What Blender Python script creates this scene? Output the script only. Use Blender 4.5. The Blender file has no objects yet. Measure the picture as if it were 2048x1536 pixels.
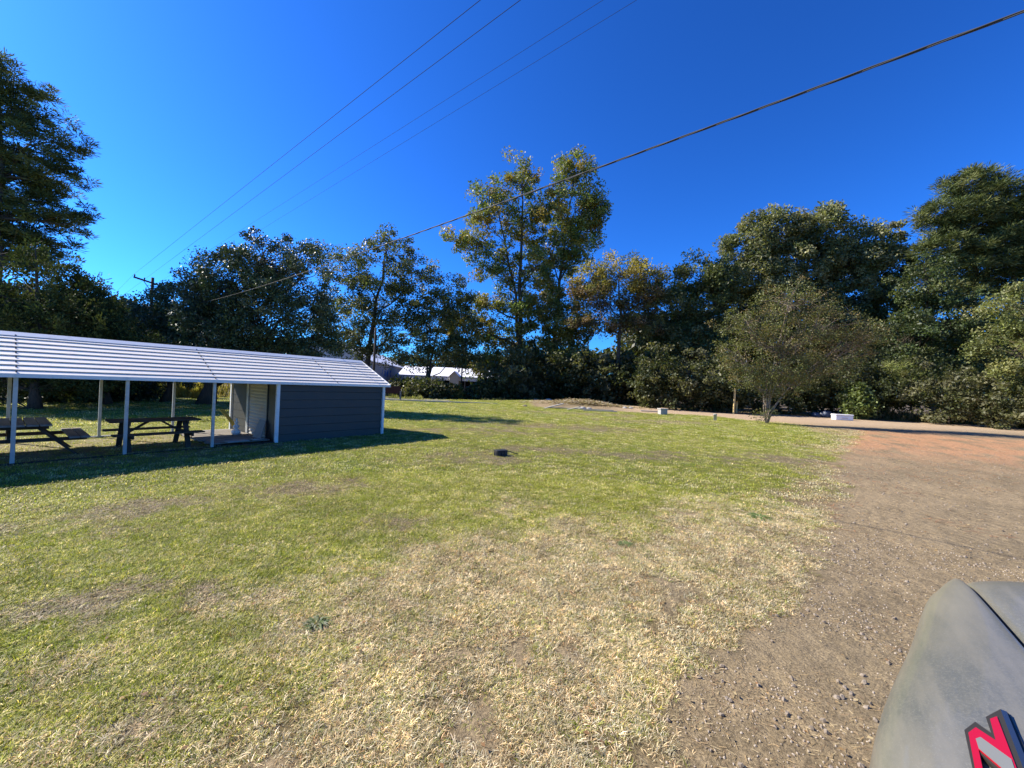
import bpy, math, numpy as np
from mathutils import Matrix, Vector

# ------------------------------------------------------------------ camera, sky, sun, exposure
S = bpy.context.scene
COL = S.collection
TH, RO, F, CH = .0045, .0415, 786.4, 2.0        # pitch, roll, focal length in photo pixels, eye height
cam = bpy.data.cameras.new("camera"); camo = bpy.data.objects.new("camera", cam); COL.objects.link(camo)
cam.sensor_width = 36; cam.lens = F / 2048 * 36; cam.clip_start = .05; cam.clip_end = 3000
fw = Vector((0, math.cos(TH), math.sin(TH))); up0 = Vector((0, -math.sin(TH), math.cos(TH))); rt0 = Vector((1, 0, 0))
rt = rt0 * math.cos(RO) + up0 * math.sin(RO); up = up0 * math.cos(RO) - rt0 * math.sin(RO)
camo.matrix_world = Matrix(((rt.x, up.x, -fw.x, 0), (rt.y, up.y, -fw.y, 0), (rt.z, up.z, -fw.z, CH), (0, 0, 0, 1)))
S.camera = camo

SUN = Vector((-.97, .22, 0)).normalized(); EL = math.radians(37)
SUNV = Vector((SUN.x * math.cos(EL), SUN.y * math.cos(EL), math.sin(EL)))
world = bpy.data.worlds.new("World"); S.world = world; world.use_nodes = True
nt = world.node_tree; nt.nodes.clear()
sky = nt.nodes.new("ShaderNodeTexSky"); sky.sky_type = 'NISHITA'; sky.sun_disc = False
sky.sun_elevation = EL; sky.sun_rotation = math.atan2(SUNV.x, SUNV.y)
sky.air_density = 1.0; sky.dust_density = .5; sky.ozone_density = 3.5; sky.altitude = 200
hs = nt.nodes.new("ShaderNodeMix"); hs.data_type = 'RGBA'; hs.blend_type = 'MULTIPLY'; hs.inputs[0].default_value = 1; hs.inputs[7].default_value = (.30, .77, 1.33, 1)
gq = nt.nodes.new('ShaderNodeGamma'); gq.inputs[1].default_value = 1.28
bg = nt.nodes.new("ShaderNodeBackground"); bg.inputs[1].default_value = .05
wo = nt.nodes.new("ShaderNodeOutputWorld")
nt.links.new(sky.outputs[0], hs.inputs[6]); nt.links.new(hs.outputs[2], gq.inputs[0]); nt.links.new(gq.outputs[0], bg.inputs[0]); nt.links.new(bg.outputs[0], wo.inputs[0])
sl = bpy.data.lights.new("sun", 'SUN'); sl.energy = 5.0; sl.angle = math.radians(.53); sl.color = (1, .92, .80)
so = bpy.data.objects.new("sun", sl); COL.objects.link(so); so.rotation_euler = SUNV.to_track_quat('Z', 'Y').to_euler()
S.view_settings.view_transform = 'Standard'; S.view_settings.look = 'None'
S.view_settings.exposure = 1.15; S.view_settings.gamma = 1; S.view_settings.use_curve_mapping = False
S.cycles.max_bounces = 6; S.cycles.transparent_max_bounces = 8

# ------------------------------------------------------------------ helpers
def ray(px, py):
    a, b = px - 1024, py - 768; c, s = math.cos(RO), math.sin(RO)
    u = c * a + s * b; v = -s * a + c * b
    x, y, z = u / F, 1, -v / F
    return np.array([x, y * math.cos(TH) - z * math.sin(TH), y * math.sin(TH) + z * math.cos(TH)])
def G(px, py, z=0.):                  # where the sight line meets the height z
    d = ray(px, py); return d * ((z - CH) / d[2]) + np.array([0, 0, CH])
def W(px, py, Y):                     # where it meets the distance Y
    d = ray(px, py); return d * (Y / d[1]) + np.array([0, 0, CH])

def hash2(i, j, s=0):
    n = (i.astype(np.int64) * 374761393 + j.astype(np.int64) * 668265263 + s * 974711) & 0xffffffff
    n = ((n ^ (n >> 13)) * 1274126177) & 0xffffffff
    return ((n ^ (n >> 16)) & 0xffff) / 65535.
def vnoise(x, y, s=0):
    i, j = np.floor(x), np.floor(y); fx, fy = x - i, y - j
    fx = fx * fx * (3 - 2 * fx); fy = fy * fy * (3 - 2 * fy)
    a, b, c, d = hash2(i, j, s), hash2(i + 1, j, s), hash2(i, j + 1, s), hash2(i + 1, j + 1, s)
    return (a * (1 - fx) + b * fx) * (1 - fy) + (c * (1 - fx) + d * fx) * fy
def fbm(x, y, s=0, o=4):
    t = 0; a = .5
    for k in range(o): t = t + a * vnoise(x * 2 ** k, y * 2 ** k, s + k); a *= .5
    return t / (1 - .5 ** o)
def sstep(a, b, x): t = np.clip((x - a) / (b - a), 0, 1); return t * t * (3 - 2 * t)

def props(o, label=None, cat=None, group=None, kind=None):
    if label: o["label"] = label
    if cat: o["category"] = cat
    if group: o["group"] = group
    if kind: o["kind"] = kind
    return o
def empty(name, loc, rz, label, cat, group=None):
    o = bpy.data.objects.new(name, None); COL.objects.link(o); o.location = loc; o.rotation_euler = (0, 0, rz)
    return props(o, label, cat, group)
def link(name, me, mat=None, parent=None, smooth=False):
    if mat: me.materials.append(mat)
    if smooth: me.polygons.foreach_set("use_smooth", [True] * len(me.polygons))
    o = bpy.data.objects.new(name, me); COL.objects.link(o); o.parent = parent
    return o
def npmesh(name, V, Fc, cols=None):   # V (n,3); Fc (m,k) same-size faces
    me = bpy.data.meshes.new(name); V = np.asarray(V, np.float32); Fc = np.asarray(Fc, np.int32)
    me.vertices.add(len(V)); me.vertices.foreach_set("co", V.ravel())
    me.loops.add(Fc.size); me.loops.foreach_set("vertex_index", Fc.ravel())
    me.polygons.add(len(Fc)); me.polygons.foreach_set("loop_start", np.arange(0, Fc.size, Fc.shape[1], dtype=np.int32))
    if cols is not None:
        at = me.attributes.new("tint", 'FLOAT_COLOR', 'POINT')
        c4 = np.ones((len(V), 4), np.float32); c4[:, :3] = cols; at.data.foreach_set("color", c4.ravel())
    me.update(calc_edges=True); return me
class MB:                             # gathers boxes, tubes and sheets into one mesh
    def __init__(s): s.v = []; s.f = []
    def add(s, v, f):
        b = len(s.v); s.v += [tuple(map(float, p)) for p in v]; s.f += [tuple(i + b for i in q) for q in f]; return s
    def box(s, x0, x1, y0, y1, z0, z1):
        return s.add([(x0, y0, z0), (x1, y0, z0), (x1, y1, z0), (x0, y1, z0), (x0, y0, z1), (x1, y0, z1), (x1, y1, z1), (x0, y1, z1)],
                     [(0, 3, 2, 1), (4, 5, 6, 7), (0, 1, 5, 4), (1, 2, 6, 5), (2, 3, 7, 6), (3, 0, 4, 7)])
    def bar(s, a, b, w, h, upv=(0, 0, 1)):   # square bar from a to b
        a, b = Vector(a), Vector(b); d = (b - a).normalized(); U = Vector(upv)
        if abs(d.dot(U)) > .95: U = Vector((1, 0, 0))
        r = d.cross(U).normalized() * (w / 2); t = r.cross(d).normalized() * (h / 2)
        vs = [p + q for p in (a, b) for q in (-r - t, r - t, r + t, -r + t)]
        return s.add(vs, [(0, 1, 2, 3), (7, 6, 5, 4), (0, 4, 5, 1), (1, 5, 6, 2), (2, 6, 7, 3), (3, 7, 4, 0)])
    def tube(s, pts, rs, n=8, cap=True):
        pts = [Vector(p) for p in pts]; rs = rs if hasattr(rs, '__len__') else [rs] * len(pts); vs = []
        for i, p in enumerate(pts):
            d = (pts[min(i + 1, len(pts) - 1)] - pts[max(i - 1, 0)]).normalized()
            a = d.cross(Vector((.13, .31, .94)) if abs(d.z) < .9 else Vector((1, .1, 0))).normalized(); b = d.cross(a)
            vs += [p + (a * math.cos(2 * math.pi * k / n) + b * math.sin(2 * math.pi * k / n)) * rs[i] for k in range(n)]
        fs = [(i * n + k, i * n + (k + 1) % n, (i + 1) * n + (k + 1) % n, (i + 1) * n + k) for i in range(len(pts) - 1) for k in range(n)]
        if cap: fs += [tuple(range(n))[::-1], tuple(range((len(pts) - 1) * n, len(pts) * n))]
        return s.add(vs, fs)
    def build(s, name, mat=None, parent=None, smooth=False, bevel=0, kind=None, cols=None):
        me = bpy.data.meshes.new(name); me.from_pydata(s.v, [], s.f); me.update()
        o = link(name, me, mat, parent, smooth)
        if bevel: m = o.modifiers.new("bevel", 'BEVEL'); m.width = bevel; m.segments = 2; m.limit_method = 'ANGLE'
        if kind: o["kind"] = kind
        return o
RS = np.random.RandomState(7)
def rock_mesh(name, size, seed, squash=.7, sub=1):
    import bmesh
    r = np.random.RandomState(seed); bm = bmesh.new(); bmesh.ops.create_icosphere(bm, subdivisions=sub + 1, radius=1)
    for v in bm.verts:
        k = 1 + r.uniform(-.22, .22); v.co = Vector((v.co.x * size[0] * k, v.co.y * size[1] * k, v.co.z * size[2] * k * squash))
    me = bpy.data.meshes.new(name); bm.to_mesh(me); bm.free(); return me

# ------------------------------------------------------------------ materials
def mat(name, col, rough=.7, metal=0, spec=.4, noise=None, bump=None, coat=0):
    """noise = [(scale, colour, low, high)...] stains mixed over the base; bump = (scale, strength)"""
    m = bpy.data.materials.new(name); m.use_nodes = True; t = m.node_tree; N = t.nodes; Lk = t.links.new
    p = N['Principled BSDF']; p.inputs['Roughness'].default_value = rough; p.inputs['Metallic'].default_value = metal
    p.inputs['Specular IOR Level'].default_value = spec; p.inputs['Coat Weight'].default_value = coat
    tc = N.new('ShaderNodeTexCoord'); rgb = N.new('ShaderNodeRGB'); rgb.outputs[0].default_value = (*col, 1); out = rgb.outputs[0]
    for q in (noise or []):
        sc, c, lo, hi = q[:4]
        mp = N.new('ShaderNodeMapping'); mp.inputs['Scale'].default_value = q[4] if len(q) > 4 else (1, 1, 1); Lk(tc.outputs['Object'], mp.inputs[0])
        n = N.new('ShaderNodeTexNoise'); n.inputs['Scale'].default_value = sc; n.inputs['Detail'].default_value = 6; n.inputs['Roughness'].default_value = .65
        Lk(mp.outputs[0], n.inputs[0])
        mr = N.new('ShaderNodeMapRange'); mr.inputs[1].default_value = lo; mr.inputs[2].default_value = hi; Lk(n.outputs[0], mr.inputs[0])
        mx = N.new('ShaderNodeMix'); mx.data_type = 'RGBA'; mx.inputs[7].default_value = (*c, 1); Lk(mr.outputs[0], mx.inputs[0]); Lk(out, mx.inputs[6]); out = mx.outputs[2]
    Lk(out, p.inputs['Base Color'])
    if bump:
        n = N.new('ShaderNodeTexNoise'); n.inputs['Scale'].default_value = bump[0]; n.inputs['Detail'].default_value = 5; Lk(tc.outputs['Object'], n.inputs[0])
        b = N.new('ShaderNodeBump'); b.inputs['Strength'].default_value = bump[1]; b.inputs['Distance'].default_value = bump[2] if len(bump) > 2 else .01
        Lk(n.outputs[0], b.inputs['Height']); Lk(b.outputs[0], p.inputs['Normal'])
    return m
def leafmat(name, rough=.5, spec=.35, trans=.3, inst=False):
    m = bpy.data.materials.new(name); m.use_nodes = True; t = m.node_tree; N = t.nodes; Lk = t.links.new
    p = N['Principled BSDF']; p.inputs['Roughness'].default_value = rough; p.inputs['Specular IOR Level'].default_value = spec
    a = N.new('ShaderNodeAttribute'); a.attribute_name = 'tint'; out = a.outputs['Color']
    if inst:
        a.attribute_type = 'INSTANCER'; v = N.new('ShaderNodeAttribute'); v.attribute_name = 'tint'
        mx = N.new('ShaderNodeMix'); mx.data_type = 'RGBA'; mx.blend_type = 'MULTIPLY'; mx.inputs[0].default_value = 1
        Lk(a.outputs['Color'], mx.inputs[6]); Lk(v.outputs['Color'], mx.inputs[7]); out = mx.outputs[2]
    Lk(out, p.inputs['Base Color'])
    if trans:
        tr = N.new('ShaderNodeBsdfTranslucent'); g = N.new('ShaderNodeMix'); g.data_type = 'RGBA'; g.blend_type = 'MULTIPLY'; g.inputs[0].default_value = 1
        g.inputs[7].default_value = (1.5, 1.6, .7, 1); Lk(out, g.inputs[6]); Lk(g.outputs[2], tr.inputs[0])
        ms = N.new('ShaderNodeMixShader'); ms.inputs[0].default_value = trans; Lk(p.outputs[0], ms.inputs[1]); Lk(tr.outputs[0], ms.inputs[2]); Lk(ms.outputs[0], N['Material Output'].inputs[0])
    return m
M = dict(
    rib_shade=mat('groove_shade', (.07, .065, .06), .8, 0, .1),  # near black colour standing in for the shadow of the roof ribs
    roof=mat("roof_steel", (.86, .79, .66), .6, 0, .15, [(1.3, (.66, .61, .54), .5, .75, (.3, 1, 1)), (9, (.7, .65, .58), .55, .8)]),
    siding=mat("slate_siding", (.044, .042, .036), .5, 0, .4, [(1.5, (.034, .036, .034), .4, .7), (14, (.075, .073, .066), .6, .85, (.3, .3, 3))]),
    trim=mat("white_trim", (.72, .72, .70), .45, 0, .5, [(6, (.5, .5, .47), .55, .8)]),
    post=mat("galvanised_post", (.42, .43, .42), .45, .3, .5, [(5, (.3, .31, .31), .45, .7)]),
    door=mat("roll_door", (.36, .34, .29), .5, 0, .4, [(2.2, (.4, .28, .17), .56, .75), (.9, (.42, .41, .36), .4, .7)]),
    wood=mat("weathered_wood", (.26, .235, .20), .85, 0, .2, [(7, (.15, .13, .11), .4, .7, (.15, 1, 1)), (30, (.34, .31, .27), .55, .8, (.08, 1, 1))], (30, .3)),
    darkwood=mat("dark_wood", (.085, .06, .042), .85, 0, .2, [(7, (.05, .036, .028), .4, .7)], (30, .3)),
    newwood=mat("new_pine", (.62, .47, .2), .7, 0, .3, [(8, (.5, .36, .15), .4, .7, (1, 1, .1))]),
    grayboard=mat("gray_board", (.33, .31, .28), .8, 0, .2, [(6, (.28, .26, .23), .4, .7)], (30, .2)),
    black=mat("black_plastic", (.022, .023, .025), .5, 0, .4, [(20, (.05, .05, .05), .5, .8)]),
    white=mat("white_plastic", (.8, .79, .77), .4, 0, .5, [(9, (.62, .58, .52), .55, .8)]),
    yellow=mat("yellow_board", (.55, .36, .06), .6, 0, .4, [(9, (.4, .25, .05), .5, .8)]),
    concrete=mat("concrete", (.42, .40, .36), .9, 0, .2, [(12, (.28, .27, .25), .4, .7)], (40, .4)),
    bark=mat("bark", (.10, .078, .058), .95, 0, .15, [(5, (.05, .04, .03), .4, .65, (3, 3, .6)), (18, (.17, .15, .12), .55, .8, (2, 2, .5))], (16, .7, .04)),
    palebark=mat("pale_bark", (.30, .24, .18), .8, 0, .2, [(5, (.18, .13, .09), .45, .65, (2, 2, .5))], (20, .3)),
    pole=mat("pole_wood", (.07, .055, .045), .9, 0, .2, [(9, (.04, .03, .025), .4, .7, (3, 3, .3))], (30, .3)),
    wire=mat("wire", (.03, .03, .033), .9, 0, .1), cable=mat("cable", (.07, .07, .07), .7, 0, .2),
    cream=mat("cream_wall", (.62, .56, .42), .8), pink=mat("metal_wall", (.40, .36, .33), .7, 0, .3, [(3, (.33, .3, .28), .4, .7)]),
    wroof=mat("white_roof", (.75, .75, .76), .5, 0, .5, [(1.5, (.6, .6, .6), .5, .75)]), blue=mat("blue_paint", (.02, .12, .42), .6),
    dark=mat("porch_shade", (.02, .016, .014), .9), redwood=mat("red_brown_board", (.06, .018, .012), .7, 0, .3, [(4, (.03, .012, .01), .4, .7)]),
    bag=mat("blue_gray_bag", (.10, .12, .16), .4, 0, .5, [(14, (.03, .035, .05), .45, .6), (9, (.28, .3, .33), .6, .7)], (14, .8, .05)),
    rock=mat("rock", (.26, .215, .165), .95, 0, .2, [(25, (.15, .12, .09), .4, .7)], (50, .5)),
    paint=mat("gray_paint", (.085, .096, .094), .34, .25, .45, [(1.6, (.19, .18, .145), .38, .62, (.5, 1, 2)), (8, (.23, .215, .17), .46, .72, (.15, 1, 1)), (110, (.19, .185, .155), .48, .72), (260, (.24, .235, .205), .56, .70)], (300, .05, .001), .25),
    seam=mat("black_seam", (.004, .004, .004), .8), red=mat("red_enamel", (.36, .002, .008), .22, 0, .5, None, None, .6),
    chrome=mat("dark_chrome", (.045, .04, .03), .35, .3), chromeb=mat("black_gloss", (.015, .02, .03), .06, 0, .8, None, None, 1),
    inlay=mat("gray_inlay", (.15, .155, .15), .6, 0), glass=mat("dark_glass", (.015, .02, .022), .05, 0, .8, None, None, 1),
    tyre=mat("tyre_rubber", (.02, .02, .02), .85), rim=mat("wheel_rim", (.35, .35, .36), .3, .9), lamp=mat("headlight_lens", (.5, .52, .55), .08, .2, .8, None, None, 1),
    leaf=leafmat("leaf", .5, .35, .3), gloss=leafmat("glossy_leaf", .5, .4, .08), needle=leafmat("needles", .7, .1, .15), grass=leafmat("grass_blades", .55, .3, .3, True),
    weeds=leafmat("weed_leaf", .6, .3, .3),
)

# ------------------------------------------------------------------ ground zones
def poly(pts): return np.array([G(*p)[:2] for p in pts])
DIRT = np.vstack([poly([(1240, 1700), (1290, 1536), (1330, 1440), (1385, 1370), (1400, 1300), (1455, 1270), (1560, 1225), (1590, 1180), (1600, 1120), (1650, 1060), (1640, 1020), (1690, 985), (1655, 935), (1700, 890), (1725, 862)]),
                  np.array([[22, 29.5], [20, 31], [17.5, 36.4], [9, 36.6], [2, 39], [2, 52], [16, 52], [34, 47], [44, 41], [60, 34], [90, 20], [60, -30], [-1, -30]])])
DRY = np.vstack([poly([(-300, 1560), (0, 1470), (300, 1375), (560, 1235), (700, 1130), (860, 1055), (1050, 1040), (1280, 1020), (1480, 975), (1580, 925), (1660, 870)]), np.array([[22, 30], [40, 20], [10, -20], [-10, -20]])])
def sdf(P, Q):
    P = P.astype(float); d = np.full(len(P), 1e9); ins = np.zeros(len(P), bool)
    for i in range(len(Q)):
        a, b = Q[i], Q[(i + 1) % len(Q)]; e = b - a; w = P - a
        t = np.clip((w @ e) / (e @ e), 0, 1); d = np.minimum(d, np.hypot(*(w - t[:, None] * e).T))
        c = (a[1] > P[:, 1]) != (b[1] > P[:, 1])
        ins ^= c & (P[:, 0] < (b[0] - a[0]) * (P[:, 1] - a[1]) / ((b[1] - a[1]) if b[1] != a[1] else 1e-9) + a[0])
    return np.where(ins, d, -d)
def blob(P, c, rx, ry, ang=0):
    q = P - np.array(c); ca, sa = math.cos(ang), math.sin(ang)
    return np.exp(-((q[:, 0] * ca + q[:, 1] * sa) / rx) ** 2 - ((-q[:, 0] * sa + q[:, 1] * ca) / ry) ** 2)
THATCH = [((-5.4, 5.7), 2.2, 1.0, .5), ((-3.7, 7.1), 1.7, .8, .3), ((-.8, 10.6), 2.6, 1.1, .2), ((1.2, 12.6), 3, .9, .1), ((4.5, 12.3), 3, 1.1, .3), ((8.6, 12.6), 3, 1.3, .4),
          ((2.5, 20), 7, 2.0, 0), ((9, 26), 6, 2.2, .2), ((-1, 17), 4, 1.5, .2), ((5, 31), 9, 2.2, 0), ((-3.2, 3.5), 1.0, .5, .5), ((-8, 22), 3, 1.6, 0), ((-1.3, 5.6), .9, .4, .6)]
def zones(P):
    x, y = P[:, 0], P[:, 1]; r = np.hypot(x, y)
    n1 = fbm(x * .55, y * .55, 1); n2 = fbm(x * 2.3, y * 2.3, 9); n3 = fbm(x * 7, y * 7, 21)
    k = .35 + r * .015
    dirt = sstep(-.25 * k, .3 * k, sdf(P, DIRT) + (n2 - .5) * 1.5 * k + (n3 - .5) * .8 * k)
    dry = sstep(-.6, 1.2, sdf(P, DRY) + (n1 - .5) * 3.6 + (n2 - .5) * 1.8 + (n3 - .5) * .8)
    th = np.zeros(len(P))
    for c, a, b, g in THATCH: th = np.maximum(th, blob(P, c, a, b, g))
    th = sstep(.32, .95, th * .85 + (n2 - .5) * 1.5 + (n3 - .5) * .5)
    bare = sstep(.66, .78, fbm(x * 1.7, y * 1.7, 55) * .75 + n3 * .25 + .06 * dry) * dry * (r < 8)
    for c, rx, ry in (((-1.1, 1.95), .28, .16), ((-.1, 2.3), .2, .3), ((.15, 3.0), .14, .3), ((-.35, 2.9), .3, .12)): bare = np.maximum(bare, sstep(.35, .7, blob(P, c, rx, ry) + (n3 - .5) * .5))
    return dirt, dry, th, bare, n1, n2, n3
def H(x, y):
    x = np.asarray(x, float); y = np.asarray(y, float)
    h = .5 * np.exp(-((x - 6) / 8) ** 2 - ((y - 46) / 5) ** 2) + (fbm(x * .25, y * .25, 77) - .5) * .06 * sstep(2, 12, np.hypot(x, y))
    shelter = np.exp(-((x + 8.5) / 5) ** 4 - ((y - 12) / 6) ** 4)
    h = h * (1 - shelter) + (fbm(x * 1.3, y * 1.3, 78) - .5) * .035 * (1 - .7 * shelter)
    return h
C = lambda *a: np.array(a, float)
def ground_color(P):
    d, dr, th, ba, n1, n2, n3 = zones(P); x, y = P[:, 0], P[:, 1]; r = np.hypot(x, y)
    n4 = fbm(x * .9 + 5, y * .9, 31)
    e = lambda a: a[:, None]
    green = C(.155, .175, .032) * (1 - e(n4)) + C(.235, .225, .06) * e(n4)
    green = green * (1 - e(sstep(.5, .75, n1)) * .4) + C(.085, .15, .025) * e(sstep(.5, .75, n1)) * .4
    tan = C(.30, .235, .115) * (1 - e(n4)) + C(.20, .145, .08) * e(n4)
    g = green * (1 - e(dr)) + tan * e(dr)
    g = g * (1 - e(th) * .75) + C(.20, .155, .10) * e(th) * .75
    soil = C(.28, .21, .12) * (1 - e(n1)) + C(.18, .142, .085) * e(n1)
    soil = soil * (.74 + .5 * e(n3)) * (.85 + .3 * e(n2))
    red = blob(P, (22, 20), 17, 6.5, -.35) * 1.6 * sstep(.3, .55, n2)
    soil = soil * (1 - e(np.clip(red, 0, .85))) + C(.40, .215, .11) * e(np.clip(red, 0, .85))
    far = sstep(26, 34, y) * sstep(8, 14, x)
    soil = soil * (1 - e(far)) + C(.38, .28, .18) * e(far)
    g = g * (1 - .42 * e(1 - sstep(7, 28, r)))  # shade between the blades painted in: ground darkened where near tufts stand
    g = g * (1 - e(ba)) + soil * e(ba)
    g = g * (1 - e(d)) + soil * e(d)
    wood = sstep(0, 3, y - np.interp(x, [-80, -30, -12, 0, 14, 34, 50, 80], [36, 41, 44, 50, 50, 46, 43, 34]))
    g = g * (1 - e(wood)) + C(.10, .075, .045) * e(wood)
    fld = blob(P, (-31, 38), 9, 5) ; g = g * (1 - e(fld)) + C(.42, .31, .12) * e(fld)
    und = sstep(.2, .6, np.exp(-((x + 8.5) * .605 + (y - 9.9) * .796) ** 2 / 30 - (((x + 9.5) * -.796 + (y - 10.5) * .605) / 2.4) ** 4)); g = g * (1 - e(und) * .6) + C(.24, .19, .12) * e(und) * .6
    return g, d, dr, th, ba
NR, NA = 230, 520
rr = np.concatenate([[0.01], .6 * (1500 / .6) ** (np.linspace(0, 1, NR - 1) ** 1.15)])
A_, R_ = np.meshgrid(np.linspace(0, 2 * math.pi, NA, endpoint=False), rr)
X_, Y_ = (R_ * np.cos(A_)).ravel(), (R_ * np.sin(A_)).ravel()
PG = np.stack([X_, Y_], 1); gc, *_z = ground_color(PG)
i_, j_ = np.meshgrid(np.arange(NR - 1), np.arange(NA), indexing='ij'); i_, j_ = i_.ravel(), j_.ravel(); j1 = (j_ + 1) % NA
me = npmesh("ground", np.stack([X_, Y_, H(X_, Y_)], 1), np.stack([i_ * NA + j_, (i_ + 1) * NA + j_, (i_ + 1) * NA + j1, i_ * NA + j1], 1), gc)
gm = bpy.data.materials.new("ground"); gm.use_nodes = True; t = gm.node_tree; N = t.nodes; Lk = t.links.new
p = N['Principled BSDF']; p.inputs['Roughness'].default_value = .95; p.inputs['Specular IOR Level'].default_value = .15
at = N.new('ShaderNodeAttribute'); at.attribute_name = 'tint'; geo = N.new('ShaderNodeNewGeometry'); out = at.outputs['Color']
for sc, lo, hi, a, b in ((55, .35, .68, .72, 1.30), (9, .3, .7, .86, 1.16), (260, .35, .7, .78, 1.25)):
    n = N.new('ShaderNodeTexNoise'); n.inputs['Scale'].default_value = sc; n.inputs['Detail'].default_value = 4; Lk(geo.outputs['Position'], n.inputs[0])
    mr = N.new('ShaderNodeMapRange'); [setattr(mr.inputs[k + 1], 'default_value', v) for k, v in enumerate((lo, hi, a, b))]; Lk(n.outputs[0], mr.inputs[0])
    vm = N.new('ShaderNodeVectorMath'); vm.operation = 'SCALE'; Lk(out, vm.inputs[0]); Lk(mr.outputs[0], vm.inputs['Scale']); out = vm.outputs[0]
Lk(out, p.inputs['Base Color'])
n = N.new('ShaderNodeTexNoise'); n.inputs['Scale'].default_value = 45; n.inputs['Detail'].default_value = 8; n.inputs['Roughness'].default_value = .7; Lk(geo.outputs['Position'], n.inputs[0])
b = N.new('ShaderNodeBump'); b.inputs['Strength'].default_value = .9; b.inputs['Distance'].default_value = .02; Lk(n.outputs[0], b.inputs['Height']); Lk(b.outputs[0], p.inputs['Normal'])
n = N.new('ShaderNodeTexNoise'); n.inputs['Scale'].default_value = 7; n.inputs['Detail'].default_value = 5; Lk(geo.outputs['Position'], n.inputs[0])
b_b = N.new('ShaderNodeBump'); b_b.inputs['Strength'].default_value = .8; b_b.inputs['Distance'].default_value = .06; Lk(n.outputs[0], b_b.inputs['Height']); Lk(b_b.outputs[0], b.inputs['Normal'])
props(link("ground", me, gm, None, True), kind="structure")

# ------------------------------------------------------------------ scattered stuff (grass, gravel)
def scatter(name, srcme, P, col, rot, scl, label, cat):
    src = bpy.data.objects.new(name + "_clump", srcme)
    pm = npmesh(name, P, np.zeros((0, 3), np.int32)) if False else bpy.data.meshes.new(name)
    pm.vertices.add(len(P)); pm.vertices.foreach_set("co", np.asarray(P, np.float32).ravel())
    c4 = np.ones((len(P), 4), np.float32); c4[:, :3] = col
    pm.attributes.new("tint", 'FLOAT_COLOR', 'POINT').data.foreach_set("color", c4.ravel())
    pm.attributes.new("rot", 'FLOAT_VECTOR', 'POINT').data.foreach_set("vector", np.asarray(rot, np.float32).ravel())
    pm.attributes.new("scl", 'FLOAT_VECTOR', 'POINT').data.foreach_set("vector", np.asarray(scl, np.float32).ravel())
    o = bpy.data.objects.new(name, pm); COL.objects.link(o); props(o, label, cat, None, "stuff")
    g = bpy.data.node_groups.new(name, 'GeometryNodeTree'); g.interface.new_socket('Geometry', in_out='INPUT', socket_type='NodeSocketGeometry'); g.interface.new_socket('Geometry', in_out='OUTPUT', socket_type='NodeSocketGeometry')
    N = g.nodes; gi = N.new('NodeGroupInput'); go = N.new('NodeGroupOutput'); ip = N.new('GeometryNodeInstanceOnPoints'); oi = N.new('GeometryNodeObjectInfo'); oi.inputs[0].default_value = src
    na = N.new('GeometryNodeInputNamedAttribute'); na.data_type = 'FLOAT_VECTOR'; na.inputs[0].default_value = 'rot'
    ns = N.new('GeometryNodeInputNamedAttribute'); ns.data_type = 'FLOAT_VECTOR'; ns.inputs[0].default_value = 'scl'
    er = N.new('FunctionNodeEulerToRotation')
    g.links.new(gi.outputs[0], ip.inputs['Points']); g.links.new(oi.outputs['Geometry'], ip.inputs['Instance'])
    g.links.new(na.outputs[0], er.inputs[0]); g.links.new(er.outputs[0], ip.inputs['Rotation']); g.links.new(ns.outputs[0], ip.inputs['Scale'])
    g.links.new(ip.outputs[0], go.inputs[0]); o.modifiers.new("scatter", 'NODES').node_group = g
    return o
def tuft(seed, nb, rad, h, w, lie, straw):
    r = np.random.RandomState(seed); V = []; Fc = []; Cc = []
    for k in range(nb):
        a = r.uniform(0, 6.28); q = rad * math.sqrt(r.rand()); c = np.array([q * math.cos(a), q * math.sin(a), -.004])
        da = r.uniform(0, 6.28); d = np.array([math.cos(da), math.sin(da), 0]); s = np.array([-d[1], d[0], 0]) * w * r.uniform(.6, 1.3)
        hh = h * r.uniform(.45, 1.2); ln = lie * r.uniform(.3, 1.5) * h
        m_ = c + d * ln * .45 + np.array([0, 0, hh * .65]); e = c + d * ln * 1.2 + np.array([0, 0, hh * (1 if lie < 1 else .75)])
        b = len(V); V += [c - s, c + s, m_ + s * .8, m_ - s * .8, e]; Fc += [(b, b + 1, b + 2), (b, b + 2, b + 3), (b + 3, b + 2, b + 4)]
        cc = r.uniform(.6, 1.35) * np.array([1, 1, 1.]) * ((1.75, 1.55, 1.5) if r.rand() < straw else (1, 1, 1)); Cc += [cc * .7] * 2 + [cc] * 2 + [cc * 1.1]
    me = npmesh("grass_tuft", np.array(V), np.array(Fc), np.array(Cc)); me.materials.append(M['grass']); return me
def grass_points(n, r0, r1, pw, seed):
    r = np.random.RandomState(seed); u = r.rand(n); R = (r0 ** pw + u * (r1 ** pw - r0 ** pw)) ** (1 / pw)
    A = r.uniform(math.radians(24), math.radians(156), n); P = np.stack([R * np.cos(A), R * np.sin(A)], 1); return P, R, r
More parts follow.
